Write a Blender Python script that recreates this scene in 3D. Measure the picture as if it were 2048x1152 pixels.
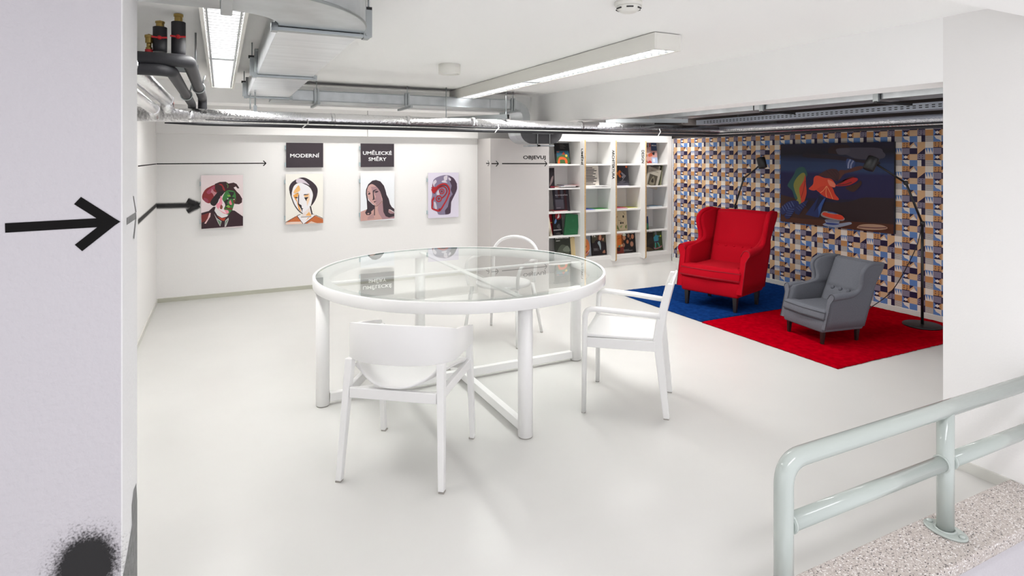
import bpy, bmesh, math, random
from math import sin, cos, pi, radians, sqrt, atan2
from mathutils import Vector, Matrix
random.seed(7)
S = bpy.context.scene
C = S.collection
for o in list(bpy.data.objects): bpy.data.objects.remove(o)

# ------------------------------------------------------------------ camera
FPX, YAW, HOR, H = 1190.0, radians(26.1), 314.7, 1.5
cam = bpy.data.cameras.new('camera'); co = bpy.data.objects.new('camera', cam); C.objects.link(co)
co.location = (0, 0, H); co.rotation_euler = (pi/2, 0, -YAW)
cam.sensor_width = 36; cam.lens = 36*FPX/2048; cam.shift_y = -(576-HOR)/2048; cam.clip_start = .05
S.camera = co
FW = Vector((sin(YAW), cos(YAW), 0)); RT = Vector((cos(YAW), -sin(YAW), 0))
# ------------------------------------------------------------------ world, exposure, big lamps
w = bpy.data.worlds.new('hall_light'); S.world = w; w.use_nodes = True
w.node_tree.nodes['Background'].inputs[0].default_value = (.96, .95, 1.0, 1)
w.node_tree.nodes['Background'].inputs[1].default_value = .93
S.view_settings.view_transform = 'Standard'; S.view_settings.look = 'None'
S.view_settings.exposure = 0.72; S.view_settings.gamma = 1; S.cycles.max_bounces = 7; S.cycles.diffuse_bounces = 4; S.cycles.use_adaptive_sampling = True; S.cycles.adaptive_threshold = .025; S.cycles.glossy_bounces = 3; S.cycles.transmission_bounces = 3; S.cycles.caustics_reflective = False; S.cycles.caustics_refractive = False; S.cycles.sample_clamp_indirect = 8; S.view_settings.use_curve_mapping = False
def area(name, loc, sx, sy, power, col=(1, .985, .965), rot=(0, 0, 0), spread=180):
    l = bpy.data.lights.new(name, 'AREA'); l.shape = 'RECTANGLE'; l.size = sx; l.size_y = sy; l.energy = power; l.color = col; l.spread = radians(spread)
    o = bpy.data.objects.new(name, l); C.objects.link(o); o.location = loc; o.rotation_euler = rot
    return o
LIGHT_TUBE = 28.0                                        # emission of the two ceiling fixtures in view
area('bay_lamp_light', (3.70, 4.1, 2.12), .16, 3.2, 23, spread=152)        # linear fixture of the bay, tucked behind the long beam
area('wall_washer_light', (1.62, 6.60, 2.15), 2.5, .10, 11, spread=128)     # linear wall washer behind the cross beam, over the portrait panels
area('shelf_washer_light', (4.85, 6.40, 2.13), 1.85, .10, 13.5, spread=128)   # its continuation over the bookcase
area('hall_fill_light', (1.1, .2, 2.15), 1.6, .3, 14, (.97, .96, 1))   # unseen fill light added on the stair hall side, behind the camera

# ------------------------------------------------------------------ materials
def lin(c):
    if isinstance(c, str):
        c = c.lstrip('#'); c = [int(c[i:i+2], 16)/255 for i in (0, 2, 4)]
        c = [x/12.92 if x <= .04045 else ((x+.055)/1.055)**2.4 for x in c]
    return (c[0], c[1], c[2], 1)
MATS = {}
def mat(name, color, rough=.5, metal=0, noise=0, nscale=8, bump=0, bscale=60, spec=.5, coat=0, stretch=None, sheen=0):
    if name in MATS: return MATS[name]
    m = bpy.data.materials.new(name); m.use_nodes = True; MATS[name] = m
    nt = m.node_tree; b = nt.nodes['Principled BSDF']; N = nt.nodes.new; L = nt.links.new
    col = lin(color); b.inputs['Base Color'].default_value = col
    b.inputs['Roughness'].default_value = rough; b.inputs['Metallic'].default_value = metal
    b.inputs['Specular IOR Level'].default_value = spec; b.inputs['Coat Weight'].default_value = coat
    if sheen: b.inputs['Sheen Weight'].default_value = sheen
    tc = N('ShaderNodeTexCoord'); vec = tc.outputs['Object']
    if stretch:
        mp = N('ShaderNodeMapping'); mp.inputs['Scale'].default_value = stretch; L(vec, mp.inputs[0]); vec = mp.outputs[0]
    if noise:
        n = N('ShaderNodeTexNoise'); n.inputs['Scale'].default_value = nscale; n.inputs['Detail'].default_value = 5; L(vec, n.inputs['Vector'])
        r = N('ShaderNodeMapRange'); r.inputs[1].default_value = .3; r.inputs[2].default_value = .7
        r.inputs[3].default_value = 1-noise; r.inputs[4].default_value = 1+noise*.5; L(n.outputs[0], r.inputs[0])
        mx = N('ShaderNodeMix'); mx.data_type = 'RGBA'; mx.blend_type = 'MULTIPLY'; mx.inputs[0].default_value = 1
        mx.inputs[6].default_value = col; L(r.outputs[0], mx.inputs[7]); L(mx.outputs[2], b.inputs['Base Color'])
    if bump:
        n = N('ShaderNodeTexNoise'); n.inputs['Scale'].default_value = bscale; n.inputs['Detail'].default_value = 4; L(vec, n.inputs['Vector'])
        bp = N('ShaderNodeBump'); bp.inputs['Strength'].default_value = bump; bp.inputs['Distance'].default_value = .01
        L(n.outputs[0], bp.inputs['Height']); L(bp.outputs[0], b.inputs['Normal'])
    return m
def emit(name, color, s):
    m = bpy.data.materials.new(name); m.use_nodes = True; b = m.node_tree.nodes['Principled BSDF']
    b.inputs['Base Color'].default_value = (.8, .8, .8, 1); b.inputs['Emission Color'].default_value = lin(color); b.inputs['Emission Strength'].default_value = s
    return m
M_wall = mat('white_wall_paint', (.87, .86, .845), .7, bump=.06, bscale=90)
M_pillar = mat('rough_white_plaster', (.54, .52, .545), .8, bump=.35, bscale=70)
M_ceil = mat('ceiling_paint', (.965, .962, .95), .8, noise=.008, nscale=2)
M_floor = mat('grey_white_floor_coating', (.605, .60, .578), .26, noise=.03, nscale=1.6, bump=.02, bscale=9, spec=.4)
M_base = mat('greenish_grey_baseboard', (.50, .50, .42), .6)
M_basew = mat('pale_baseboard', (.66, .655, .61), .6)
M_bay_shade = mat('bay_shade_tone', (.035, .028, .026), .9)  # shade of the upper bay put into the wall and ceiling colour
M_white = mat('white_lacquer', (.79, .785, .775), .32)
M_whitem = mat('white_melamine', (.82, .81, .79), .45)
M_galv = mat('galvanised_steel', (.48, .505, .52), .30, 1, noise=.14, nscale=9, bump=.05, bscale=25)
M_galvrib = mat('galvanised_ribbed', (.72, .74, .76), .34, 1, noise=.10, nscale=6, bump=.5, bscale=4, stretch=(.4, 3.2, 1))
M_zinc = mat('zinc_fittings', (.36, .385, .39), .4, 1)
M_foil = mat('crinkled_foil', (.86, .86, .87), .26, 1, bump=.55, bscale=55)
M_rubber = mat('black_pipe_insulation', (.020, .020, .024), .6, bump=.05, bscale=120)
M_black = mat('black_metal', (.006, .006, .0065), .45)
M_paint = mat('black_paint', (.007, .0065, .0065), .8, spec=.12)
M_greyp = mat('grey_overpainted_mark', (.22, .22, .22), .8, noise=.3, nscale=40)
M_brass = mat('brass', (.42, .30, .10), .35, 1)
M_redp = mat('red_plastic', (.55, .015, .02), .4)
M_whitep = mat('white_plastic', (.80, .79, .74), .45)
M_birch = mat('birch_edge', (.55, .36, .17), .6, noise=.2, nscale=60)
M_redf = mat('red_fabric', '#a80018', .9, noise=.10, nscale=220, bump=.12, bscale=500, spec=.15)
M_greyf = mat('grey_fabric', '#64666d', .9, noise=.18, nscale=260, bump=.15, bscale=500, spec=.15)
M_redfd = mat('red_piping', '#860018', .9)
M_greyfd = mat('grey_piping', '#43454b', .9)
M_leg = mat('black_brown_wood', (.012, .009, .008), .35)
M_blue = mat('blue_carpet_pile', '#163c7c', .95, noise=.30, nscale=26, bump=.9, bscale=330, spec=0)
M_redc = mat('red_carpet_pile', '#b80018', .95, noise=.26, nscale=26, bump=.9, bscale=330, spec=0)
M_rail = mat('mint_gloss_paint', (.44, .485, .455), .20, bump=.03, bscale=30, coat=.3)
M_cord = mat('black_rubber_cord', (.01, .01, .01), .5)
M_page = mat('paper_block', (.75, .73, .68), .8)
# printed surfaces take their flat colours from the mesh
M_print = bpy.data.materials.new('printed_surface'); M_print.use_nodes = True
_b = M_print.node_tree.nodes['Principled BSDF']; _a = M_print.node_tree.nodes.new('ShaderNodeVertexColor'); _a.layer_name = 'ink'
M_print.node_tree.links.new(_a.outputs[0], _b.inputs['Base Color']); _b.inputs['Roughness'].default_value = .55; _b.inputs['Specular IOR Level'].default_value = .35
# terrazzo
M_terr = bpy.data.materials.new('terrazzo'); M_terr.use_nodes = True
def _terr():
    nt = M_terr.node_tree; N = nt.nodes.new; L = nt.links.new; b = nt.nodes['Principled BSDF']; b.inputs['Roughness'].default_value = .5
    tc = N('ShaderNodeTexCoord'); v = N('ShaderNodeTexVoronoi'); v.inputs['Scale'].default_value = 170; L(tc.outputs['Object'], v.inputs['Vector'])
    r = N('ShaderNodeValToRGB'); r.color_ramp.interpolation = 'CONSTANT'; e = r.color_ramp.elements
    e[0].position = 0; e[0].color = (.05, .045, .045, 1); e[1].position = .11; e[1].color = (.42, .37, .34, 1)
    for p, c in ((.3, (.52, .47, .43)), (.55, (.62, .58, .55)), (.75, (.80, .78, .77)), (.92, (.33, .28, .26))):
        q = e.new(p); q.color = (*c, 1)
    sx = N('ShaderNodeSeparateColor'); L(v.outputs['Color'], sx.inputs[0]); L(sx.outputs[0], r.inputs[0])
    d = N('ShaderNodeMath'); d.operation = 'GREATER_THAN'; d.inputs[1].default_value = .48
    L(v.outputs['Distance'], d.inputs[0]); mx = N('ShaderNodeMix'); mx.data_type = 'RGBA'; L(d.outputs[0], mx.inputs[0])
    L(r.outputs[0], mx.inputs[6]); mx.inputs[7].default_value = (.47, .42, .39, 1); L(mx.outputs[2], b.inputs['Base Color'])
_terr()
# table glass: one reflecting sheet over a clear body
def glassm(name, refl):
    m = bpy.data.materials.new(name); m.use_nodes = True; nt = m.node_tree; N = nt.nodes.new; L = nt.links.new
    nt.nodes.remove(nt.nodes['Principled BSDF']); out = nt.nodes['Material Output']
    t = N('ShaderNodeBsdfTransparent'); t.inputs[0].default_value = (.965, .98, .972, 1)
    if not refl: L(t.outputs[0], out.inputs[0]); return m
    g = N('ShaderNodeBsdfGlossy'); g.inputs['Roughness'].default_value = 0; g.inputs[0].default_value = (.97, .99, .98, 1)
    lw = N('ShaderNodeLayerWeight'); lw.inputs[0].default_value = .5      # facing: 1 - |N.I|, alike from both sides
    pw = N('ShaderNodeMath'); pw.operation = 'POWER'; pw.inputs[1].default_value = 4.2; L(lw.outputs['Facing'], pw.inputs[0])
    f = N('ShaderNodeMath'); f.operation = 'MULTIPLY_ADD'; f.inputs[1].default_value = .93; f.inputs[2].default_value = .07; L(pw.outputs[0], f.inputs[0])
    mx = N('ShaderNodeMixShader'); L(f.outputs[0], mx.inputs[0]); L(t.outputs[0], mx.inputs[1]); L(g.outputs[0], mx.inputs[2]); L(mx.outputs[0], out.inputs[0])
    return m
M_glass = glassm('table_glass', True); M_glassb = glassm('table_glass_body', False)
M_glassedge = mat('green_glass_edge', (.18, .30, .27), .15)
# fuzzy spray paint
def spraym():
    m = bpy.data.materials.new('black_spray_paint'); m.use_nodes = True; nt = m.node_tree; N = nt.nodes.new; L = nt.links.new
    b = nt.nodes['Principled BSDF']; b.inputs['Base Color'].default_value = (.012, .011, .012, 1); b.inputs['Roughness'].default_value = .7
    a = N('ShaderNodeVertexColor'); a.layer_name = 'ink'; tc = N('ShaderNodeTexCoord')
    n = N('ShaderNodeTexNoise'); n.inputs['Scale'].default_value = 220; n.inputs['Detail'].default_value = 3; L(tc.outputs['Object'], n.inputs['Vector'])
    s = N('ShaderNodeSeparateColor'); L(a.outputs[0], s.inputs[0])
    m1 = N('ShaderNodeMath'); m1.operation = 'MULTIPLY_ADD'; m1.inputs[1].default_value = 1.1; m1.inputs[2].default_value = -.55; L(n.outputs[0], m1.inputs[0])
    ad = N('ShaderNodeMath'); ad.operation = 'ADD'; L(s.outputs[0], ad.inputs[0]); L(m1.outputs[0], ad.inputs[1])
    r = N('ShaderNodeMapRange'); r.interpolation_type = 'SMOOTHSTEP'; r.inputs[1].default_value = .06; r.inputs[2].default_value = .82; L(ad.outputs[0], r.inputs[0]); L(r.outputs[0], b.inputs['Alpha'])
    return m
M_spray = spraym()

# ------------------------------------------------------------------ builders
def tag(o, label=None, cat=None, group=None, kind=None):
    if label: o['label'] = label
    if cat: o['category'] = cat
    if group: o['group'] = group
    if kind: o['kind'] = kind
    return o
def empty(name, loc=(0, 0, 0), rz=0, parent=None):
    o = bpy.data.objects.new(name, None); C.objects.link(o); o.location = loc; o.rotation_euler = (0, 0, rz); o.empty_display_size = .1
    if parent: o.parent = parent
    return o
def link(name, me, m, parent=None, loc=None, rot=None):
    o = bpy.data.objects.new(name, me); C.objects.link(o)
    if m and not me.materials: me.materials.append(m)
    if parent: o.parent = parent
    if loc: o.location = loc
    if rot: o.rotation_euler = rot
    return o
class MB:
    def __init__(s): s.v = []; s.f = []; s.sm = []
    def add(s, vs, fs, smooth=False):
        k = len(s.v); s.v += [tuple(p) for p in vs]; s.f += [tuple(i+k for i in f) for f in fs]; s.sm += [smooth]*len(fs); return s
    def box(s, x0, x1, y0, y1, z0, z1):
        return s.add([(x0,y0,z0),(x1,y0,z0),(x1,y1,z0),(x0,y1,z0),(x0,y0,z1),(x1,y0,z1),(x1,y1,z1),(x0,y1,z1)],
            [(3,2,1,0),(4,5,6,7),(0,1,5,4),(1,2,6,5),(2,3,7,6),(3,0,4,7)])
    def loft(s, rings, cap=True, smooth=True, closed=False):
        n = len(rings[0]); k0 = len(s.v); s.v += [tuple(p) for r in rings for p in r]
        R = len(rings)
        for i in range(R if closed else R-1):
            a = k0+i*n; b = k0+((i+1) % R)*n
            for j in range(n):
                s.f.append((a+j, a+(j+1) % n, b+(j+1) % n, b+j)); s.sm.append(smooth)
        if cap and not closed:
            s.f.append(tuple(k0+j for j in range(n))[::-1]); s.sm.append(False)
            s.f.append(tuple(k0+(R-1)*n+j for j in range(n))); s.sm.append(False)
        return s
    def sweep(s, path, sec, up=None, closed=False, smooth=True, scale=None):
        P = [Vector(p) for p in path]; n = len(P); rings = []; prev = None
        for i in range(n):
            a = P[i-1] if (i > 0 or closed) else P[i]; b = P[(i+1) % n] if (i < n-1 or closed) else P[i]
            t = (b-a).normalized()
            if up is not None:
                u = Vector(up); x = t.cross(u)
                if x.length < 1e-4: x = Vector((1, 0, 0))
                x.normalize(); y = x.cross(t).normalized()
            else:
                if prev is None:
                    u = Vector((0, 0, 1)) if abs(t.z) < .9 else Vector((1, 0, 0))
                    x = t.cross(u).normalized()
                else:
                    x = (prev - t*prev.dot(t)).normalized()
                prev = x; y = x.cross(t).normalized()
            k = scale[i] if scale else 1
            rings.append([P[i]+x*q[0]*k+y*q[1]*k for q in sec])
        return s.loft(rings, smooth=smooth, closed=closed)
    def tube(s, path, r, n=14, closed=False, scale=None):
        return s.sweep(path, [(r*cos(2*pi*j/n), r*sin(2*pi*j/n)) for j in range(n)], closed=closed, scale=scale)
    def bar(s, path, wd, ht, up=(0, 0, 1), smooth=False):
        return s.sweep(path, [(-wd/2,-ht/2),(wd/2,-ht/2),(wd/2,ht/2),(-wd/2,ht/2)], up=up, smooth=smooth)
    def cyl(s, p, q, r, n=16, r2=None):
        return s.tube([p, q], r, n, scale=[1, (r2/r if r2 else 1)])
    def lathe(s, prof, c=(0, 0, 0), n=32, smooth=True, cap=True):
        return s.loft([[(c[0]+r*cos(2*pi*j/n), c[1]+r*sin(2*pi*j/n), c[2]+z) for j in range(n)] for r, z in prof], smooth=smooth, cap=cap)
    def grid(s, fn, nu, nv, smooth=True):
        k = len(s.v)
        for i in range(nu+1):
            for j in range(nv+1): s.v.append(tuple(fn(i/nu, j/nv)))
        for i in range(nu):
            for j in range(nv):
                a = k+i*(nv+1)+j; s.f.append((a, a+nv+1, a+nv+2, a+1)); s.sm.append(smooth)
        return s
    def mesh(s, name):
        me = bpy.data.meshes.new(name); me.from_pydata(s.v, [], s.f); me.update()
        me.polygons.foreach_set('use_smooth', s.sm); return me
    def build(s, name, m, parent=None, bevel=0, sub=0, solid=0, loc=None, rot=None, fix=True, seg=2):
        me = s.mesh(name)
        if fix:
            bm = bmesh.new(); bm.from_mesh(me); bmesh.ops.recalc_face_normals(bm, faces=bm.faces); bm.to_mesh(me); bm.free()
        o = link(name, me, m, parent, loc, rot)
        if solid:
            md = o.modifiers.new('solid', 'SOLIDIFY'); md.thickness = solid; md.offset = 0
        if bevel:
            md = o.modifiers.new('bevel', 'BEVEL'); md.width = bevel; md.segments = seg; md.limit_method = 'ANGLE'; md.angle_limit = radians(40)
        if sub:
            md = o.modifiers.new('sub', 'SUBSURF'); md.levels = sub; md.render_levels = sub
        return o
def box(name, m, x0, x1, y0, y1, z0, z1, parent=None, bevel=0):
    return MB().box(x0, x1, y0, y1, z0, z1).build(name, m, parent, bevel)
def cat(pts, n=6, closed=True):
    P = [Vector((p[0], p[1], p[2] if len(p) > 2 else 0)) for p in pts]; N = len(P); out = []
    rng = range(N) if closed else range(N-1)
    for i in rng:
        g = (lambda k: P[k % N]) if closed else (lambda k: P[max(0, min(N-1, k))])
        p0, p1, p2, p3 = g(i-1), g(i), g(i+1), g(i+2)
        for k in range(n):
            t = k/n
            out.append(.5*((2*p1)+(p2-p0)*t+(2*p0-5*p1+4*p2-p3)*t*t+(3*p1-p0-3*p2+p3)*t**3))
    if not closed: out.append(P[-1])
    return out
def arc(c, r, a0, a1, n, u=Vector((1, 0, 0)), v=Vector((0, 0, 1))):
    return [Vector(c)+u*r*cos(a0+(a1-a0)*i/n)+v*r*sin(a0+(a1-a0)*i/n) for i in range(n+1)]

class Ink:
    """flat printed polygons in (u, v) metres on a plane facing -Y, each later one laid a hair in front"""
    def __init__(s, step=.00012): s.v = []; s.f = []; s.c = []; s.k = 0; s.step = step
    def poly(s, pts, col, layer=None):
        if layer is None: s.k += 1; layer = s.k
        k = len(s.v); s.v += [(p[0], -layer*s.step, p[1]) for p in pts]; s.f.append(tuple(range(k, k+len(pts))))
        if isinstance(col, (list,)): s.c.append([lin(c) for c in col])
        else: s.c.append([lin(col)]*len(pts))
        return s
    def rect(s, x0, y0, x1, y1, col, layer=None): return s.poly([(x0,y0),(x1,y0),(x1,y1),(x0,y1)], col, layer)
    def blob(s, pts, col, n=5): return s.poly([(p.x, p.y) for p in cat(pts, n)], col)
    def stroke(s, pts, wd, col, smooth=True):
        P = [Vector((p.x, p.y)) for p in cat(pts, 5, False)] if smooth and len(pts) > 2 else [Vector(p[:2]) for p in pts]
        s.k += 1; n = len(P); Lf = []; Rt = []
        for i in range(n):
            t = (P[min(n-1, i+1)]-P[max(0, i-1)]).normalized(); q = Vector((-t.y, t.x))*wd/2; Lf.append(P[i]+q); Rt.append(P[i]-q)
        for i in range(n-1): s.poly([Rt[i], Rt[i+1], Lf[i+1], Lf[i]], col, s.k)
        return s
    def disc(s, x, y, r, col, n=14, ry=None): return s.poly([(x+r*cos(2*pi*j/n), y+(ry or r)*sin(2*pi*j/n)) for j in range(n)], col)
    def build(s, name, parent, loc=(0, 0, 0), rot=(0, 0, 0), m=None):
        me = bpy.data.meshes.new(name); me.from_pydata(s.v, [], s.f); me.update()
        a = me.color_attributes.new('ink', 'FLOAT_COLOR', 'CORNER'); i = 0; flat = []
        for cs in s.c:
            for c in cs: flat += c
        a.data.foreach_set('color', flat)
        return link(name, me, m or M_print, parent, loc, rot)
class PxInk(Ink):
    """the same, with points given in a pixel frame mapped on a w x h sheet whose lower left corner is the origin"""
    def __init__(s, x0, y0, x1, y1, wd, ht, step=.00012):
        super().__init__(step); s.m = lambda p: ((p[0]-x0)/(x1-x0)*wd, (y1-p[1])/(y1-y0)*ht); s.sc = wd/(x1-x0)
    def P(s, pts, col): return s.poly([s.m(p) for p in pts], col)
    def B(s, pts, col): return s.blob([s.m(p) for p in pts], col)
    def T(s, pts, wd, col, smooth=True): return s.stroke([s.m(p) for p in pts], wd*s.sc, col, smooth)
    def D(s, x, y, r, col): q = s.m((x, y)); return s.disc(q[0], q[1], r*s.sc, col)
_txt = {}
def text(string, m, parent, loc, rot, width=None, height=None, name='lettering', align='CENTER', bold=0, spacing=1.0):
    cu = bpy.data.curves.new('t', 'FONT'); cu.body = string; cu.align_x = align; cu.align_y = 'CENTER'; cu.size = 1; cu.offset = bold; cu.space_character = spacing; cu.resolution_u = 3; cu.space_line = .85
    o = bpy.data.objects.new('t', cu); C.objects.link(o)
    dg = bpy.context.evaluated_depsgraph_get(); me = bpy.data.meshes.new_from_object(o.evaluated_get(dg)); me.name = name
    bpy.data.objects.remove(o)
    xs = [v.co.x for v in me.vertices]; ys = [v.co.y for v in me.vertices]
    cx, cy = (min(xs)+max(xs))/2, (min(ys)+max(ys))/2; bw, bh = max(xs)-min(xs), max(ys)-min(ys)
    kx = width/bw if width else height/bh; ky = height/bh if height else kx
    for v in me.vertices: v.co = ((v.co.x-cx)*kx, 0, (v.co.y-cy)*ky)
    me.materials.clear(); return link(name, me, m, parent, loc, rot)

# ------------------------------------------------------------------ the room
XL, XR, YB, ZC = -.592, 5.88, 7.115, 2.19
def struct(o, label): return tag(o, label, kind='structure')
fl = MB().box(-3.2, 1.2, -1.0, 1.42, -.06, 0).box(-3.2, 6.1, 1.42, 7.3, -.06, 0).build('floor', M_floor); struct(fl, 'pale grey coated floor of the whole room')
box('stair_floor', M_floor, 1.2, 6.1, -1.0, 1.42, -1.3, -1.24); struct(bpy.data.objects['stair_floor'], 'lower stair landing floor below the terrazzo edge')
bpy.data.objects['stair_floor'].name = 'floor_lower'
struct(box('ceiling', M_ceil, -3.2, 6.1, -1.0, 7.3, ZC, ZC+.1), 'white painted ceiling over the room')
wb = struct(box('wall_back', M_wall, XL-.2, 3.6, YB, YB+.15, 0, ZC), 'white back wall with four portrait panels')
struct(box('wall_back_right', M_wall, 3.6, XR+.2, YB, YB+.15, 0, ZC), 'white back wall behind the bookcase')
wl = struct(box('wall_left', M_wall, XL-.15, XL, 2.09, YB, 0, ZC), 'white left wall running back to the corner')
struct(box('baseboard_back', M_base, XL, 2.97, YB-.012, YB, 0, .042), 'greenish grey baseboard along the back wall')
struct(box('baseboard_left', M_basew, XL, XL+.01, 2.1, YB-.012, 0, .04), 'pale baseboard along the left wall')
# header boxing on the back wall, two panels with a joint
hd = empty('trim_1'); struct(hd, 'white boxed header along the top of the back wall')
box('panel', M_wall, XL, 1.55, 7.03, YB, 1.745, 2.06, hd, .002); box('panel', M_wall, 1.556, 2.96, 7.03, YB, 1.745, 2.06, hd, .002); box('soffit_panel', M_wall, XL, 2.96, 7.04, YB, 2.06, ZC, hd)
struct(box('trim_2', M_ceil, XL, 3.2, 6.06, 6.4, 2.0, ZC), 'white cross beam under the ceiling before the back wall')
bm_ = struct(box('trim_3', M_ceil, 3.2, 3.45, 1.70, YB, 1.873, ZC), 'long white ceiling beam running back above the armchairs')
struct(box('trim_4', M_ceil, -3.2, 6.1, .95, 1.30, 2.094, ZC), 'white ceiling beam in the near top right corner')
wp = struct(box('wall_front_right', M_wall, 3.2, 3.45, -.6, 1.70, 0, ZC), 'white wall end at the right edge beside the railing')
struct(box('baseboard_right', M_basew, 3.188, 3.2, 1.40, 1.70, 0, .05), 'pale baseboard of the right wall end')
wr = struct(box('wall_right', M_wall, XR, XR+.15, 1.2, YB, 0, 1.768), 'right wall papered with small geometric house pattern')
wu = struct(box('wall_right_upper', M_bay_shade, XR, XR+.15, 1.2, YB, 1.768, ZC), 'right wall above the wallpaper, coloured dark for its shade')
struct(box('ceiling_bay', M_bay_shade, 3.45, XR, 1.2, 6.2, ZC-.02, ZC), 'bay ceiling behind the beam, coloured dark for its shade')
struct(box('baseboard_right_wall', M_basew, XR-.012, XR, 1.7, 6.71, 0, .055), 'pale baseboard under the wallpaper')
bpy.data.objects['baseboard_right_wall'].name = 'baseboard_bay'
# foreground wall at the left
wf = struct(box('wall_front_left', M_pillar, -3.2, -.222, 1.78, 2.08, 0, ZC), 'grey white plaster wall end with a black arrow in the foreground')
wf.data.materials.append(mat('lit_reveal_plaster', (.80, .80, .80), .8, bump=.2, bscale=70))
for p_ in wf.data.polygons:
    if p_.normal.x > .9: p_.material_index = 1              # reveal coloured lighter than the face: room light put into its colour
md = wf.modifiers.new('bevel', 'BEVEL'); md.width = .006; md.segments = 3
# boxed partition left of the bookcase
wpt = struct(box('wall_partition', mat('greige_panel', (.57, .545, .53), .7), 2.988, 3.812, 6.705, YB, 0, 1.735), 'white boxed partition lettered beside the bookcase')  # partition evenly greyer than the other walls
# terrazzo edge and the stair wall under it
struct(box('wall_stair', M_pillar, 1.2, 3.2, 1.235, 1.42, -1.24, .0), 'white stair wall under the terrazzo edge')
struct(box('trim_5', M_terr, 1.2, 3.2, 1.207, 1.425, 0, .05, bevel=.008), 'speckled terrazzo kerb under the railing')

# painted arrows
def flat_y(name, polys, y, parent, m=M_paint):           # polygons (x, z) on a plane facing -Y
    me = bpy.data.meshes.new(name); v = []; f = []
    for i, p in enumerate(polys):
        k = len(v); v += [(a, y-.0002*i, b) for a, b in p]; f.append(tuple(range(k, k+len(p))))
    me.from_pydata(v, [], f); me.update(); return link(name, me, m, parent)
def flat_x(name, polys, x, parent, m=M_paint, s=1):      # polygons (y, z) on a plane facing +X (s=1) or -X (s=-1)
    me = bpy.data.meshes.new(name); v = []; f = []
    for i, p in enumerate(polys):
        k = len(v); v += [(x+.0002*i*s, a, b) for a, b in p]; f.append(tuple(range(k, k+len(p))))
    me.from_pydata(v, [], f); me.update(); return link(name, me, m, parent)
def seg(a, b, wd):
    a = Vector(a); b = Vector(b); t = (b-a).normalized(); q = Vector((-t.y, t.x))*wd/2
    return [tuple(a-q), tuple(b-q), tuple(b+q), tuple(a+q)]
def ray(px, py): d = FW+RT*((px-1024)/FPX); return Vector((d.x, d.y, -(py-HOR)/FPX))
def at_y(px, py, Y): r = ray(px, py); return r*(Y/r.y)+Vector((0, 0, H))
def at_x(px, py, X): r = ray(px, py); return r*(X/r.x)+Vector((0, 0, H))
def at_z(px, py, Z): r = ray(px, py); return r*((Z-H)/r.z)+Vector((0, 0, H))
def xz(px, py, Y): p = at_y(px, py, Y); return (p.x, p.z)
def yz(px, py, X): p = at_x(px, py, X); return (p.y, p.z)
Yf = 1.779
a0, a1 = xz(10, 456, Yf), xz(223, 444, Yf)
u0, u1 = xz(155, 401, Yf), xz(157, 496, Yf)
flat_y('painted_arrow', [seg(a0, (a1[0]-.012, a1[1]), .0225), seg(u0, a1, .0225), seg(u1, a1, .0225), [(a1[0]-.01, a1[1]), (a1[0]+.0064, a1[1]-.0093), (a1[0]+.019, a1[1]), (a1[0]+.0064, a1[1]+.0093)]], Yf, wf)
xs_ = -.2215
flat_x('arrow_trace', [[yz(*p, xs_) for p in ((253.5, 436), (272, 424), (273, 437), (253.5, 450))], [yz(*p, xs_) for p in ((266, 392), (267.5, 392), (273, 424), (271, 424))], [yz(*p, xs_) for p in ((271, 436), (272.5, 436), (268.5, 478), (266.5, 476))]], xs_, wf, M_greyp)
flat_x('paint_trace', [[yz(*p, xs_) for p in ((268, 978), (272.5, 966), (274.5, 1000), (274.5, 1152), (246, 1152), (256, 1100), (264, 1050), (263.5, 1010))]], xs_, wf, M_greyp)
def spray(name, path, r, parent, tocoord, n=28, core=.45):
    """soft sprayed stroke: a strip whose ink value falls off to its rim"""
    v = []; f = []; ink = []; P = [Vector(p) for p in path]; 
    for i, p in enumerate(P):
        t = (P[min(len(P)-1, i+1)]-P[max(0, i-1)]).normalized(); q = Vector((-t.y, t.x))
        rr = r[i] if isinstance(r, list) else r
        for j, kx in enumerate((-1, -core, 0, core, 1)):
            v.append(tocoord(p+q*kx*rr)); ink.append((0, .62, 1, .62, 0)[j])
    for i in range(len(P)-1):
        for j in range(4): f.append((i*5+j, (i+1)*5+j, (i+1)*5+j+1, i*5+j+1))
    me = bpy.data.meshes.new(name); me.from_pydata(v, [], f); me.update()
    a = me.color_attributes.new('ink', 'FLOAT_COLOR', 'POINT')
    for i, k in enumerate(ink): a.data[i].color = (k, k, k, 1)
    return link(name, me, M_spray, parent)
# sprayed dot low on the foreground wall
v = []; f = []; ink = []; cx_, cz_ = xz(172, 1135, Yf)
v.append((cx_, Yf-.0004, cz_)); ink.append(1.3)
RG = ((.030, 1.15), (.045, .85), (.060, .45), (.078, .18), (.105, 0))
for rr, kk in RG:
    for j in range(24): v.append((cx_+rr*cos(2*pi*j/24), Yf-.0004, cz_-.03*0+rr*1.25*sin(2*pi*j/24))); ink.append(kk)
for j in range(24): f.append((0, 1+j, 1+(j+1) % 24))
for q in range(len(RG)-1):
    for j in range(24): f.append((1+q*24+j, 1+(q+1)*24+j, 1+(q+1)*24+(j+1) % 24, 1+q*24+(j+1) % 24))
me = bpy.data.meshes.new('spray_dot'); me.from_pydata(v, [], f); me.update(); a = me.color_attributes.new('ink', 'FLOAT_COLOR', 'POINT')
for i, k in enumerate(ink): a.data[i].color = (k, k, k, 1)
link('spray_dot', me, M_spray, wf)
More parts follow.
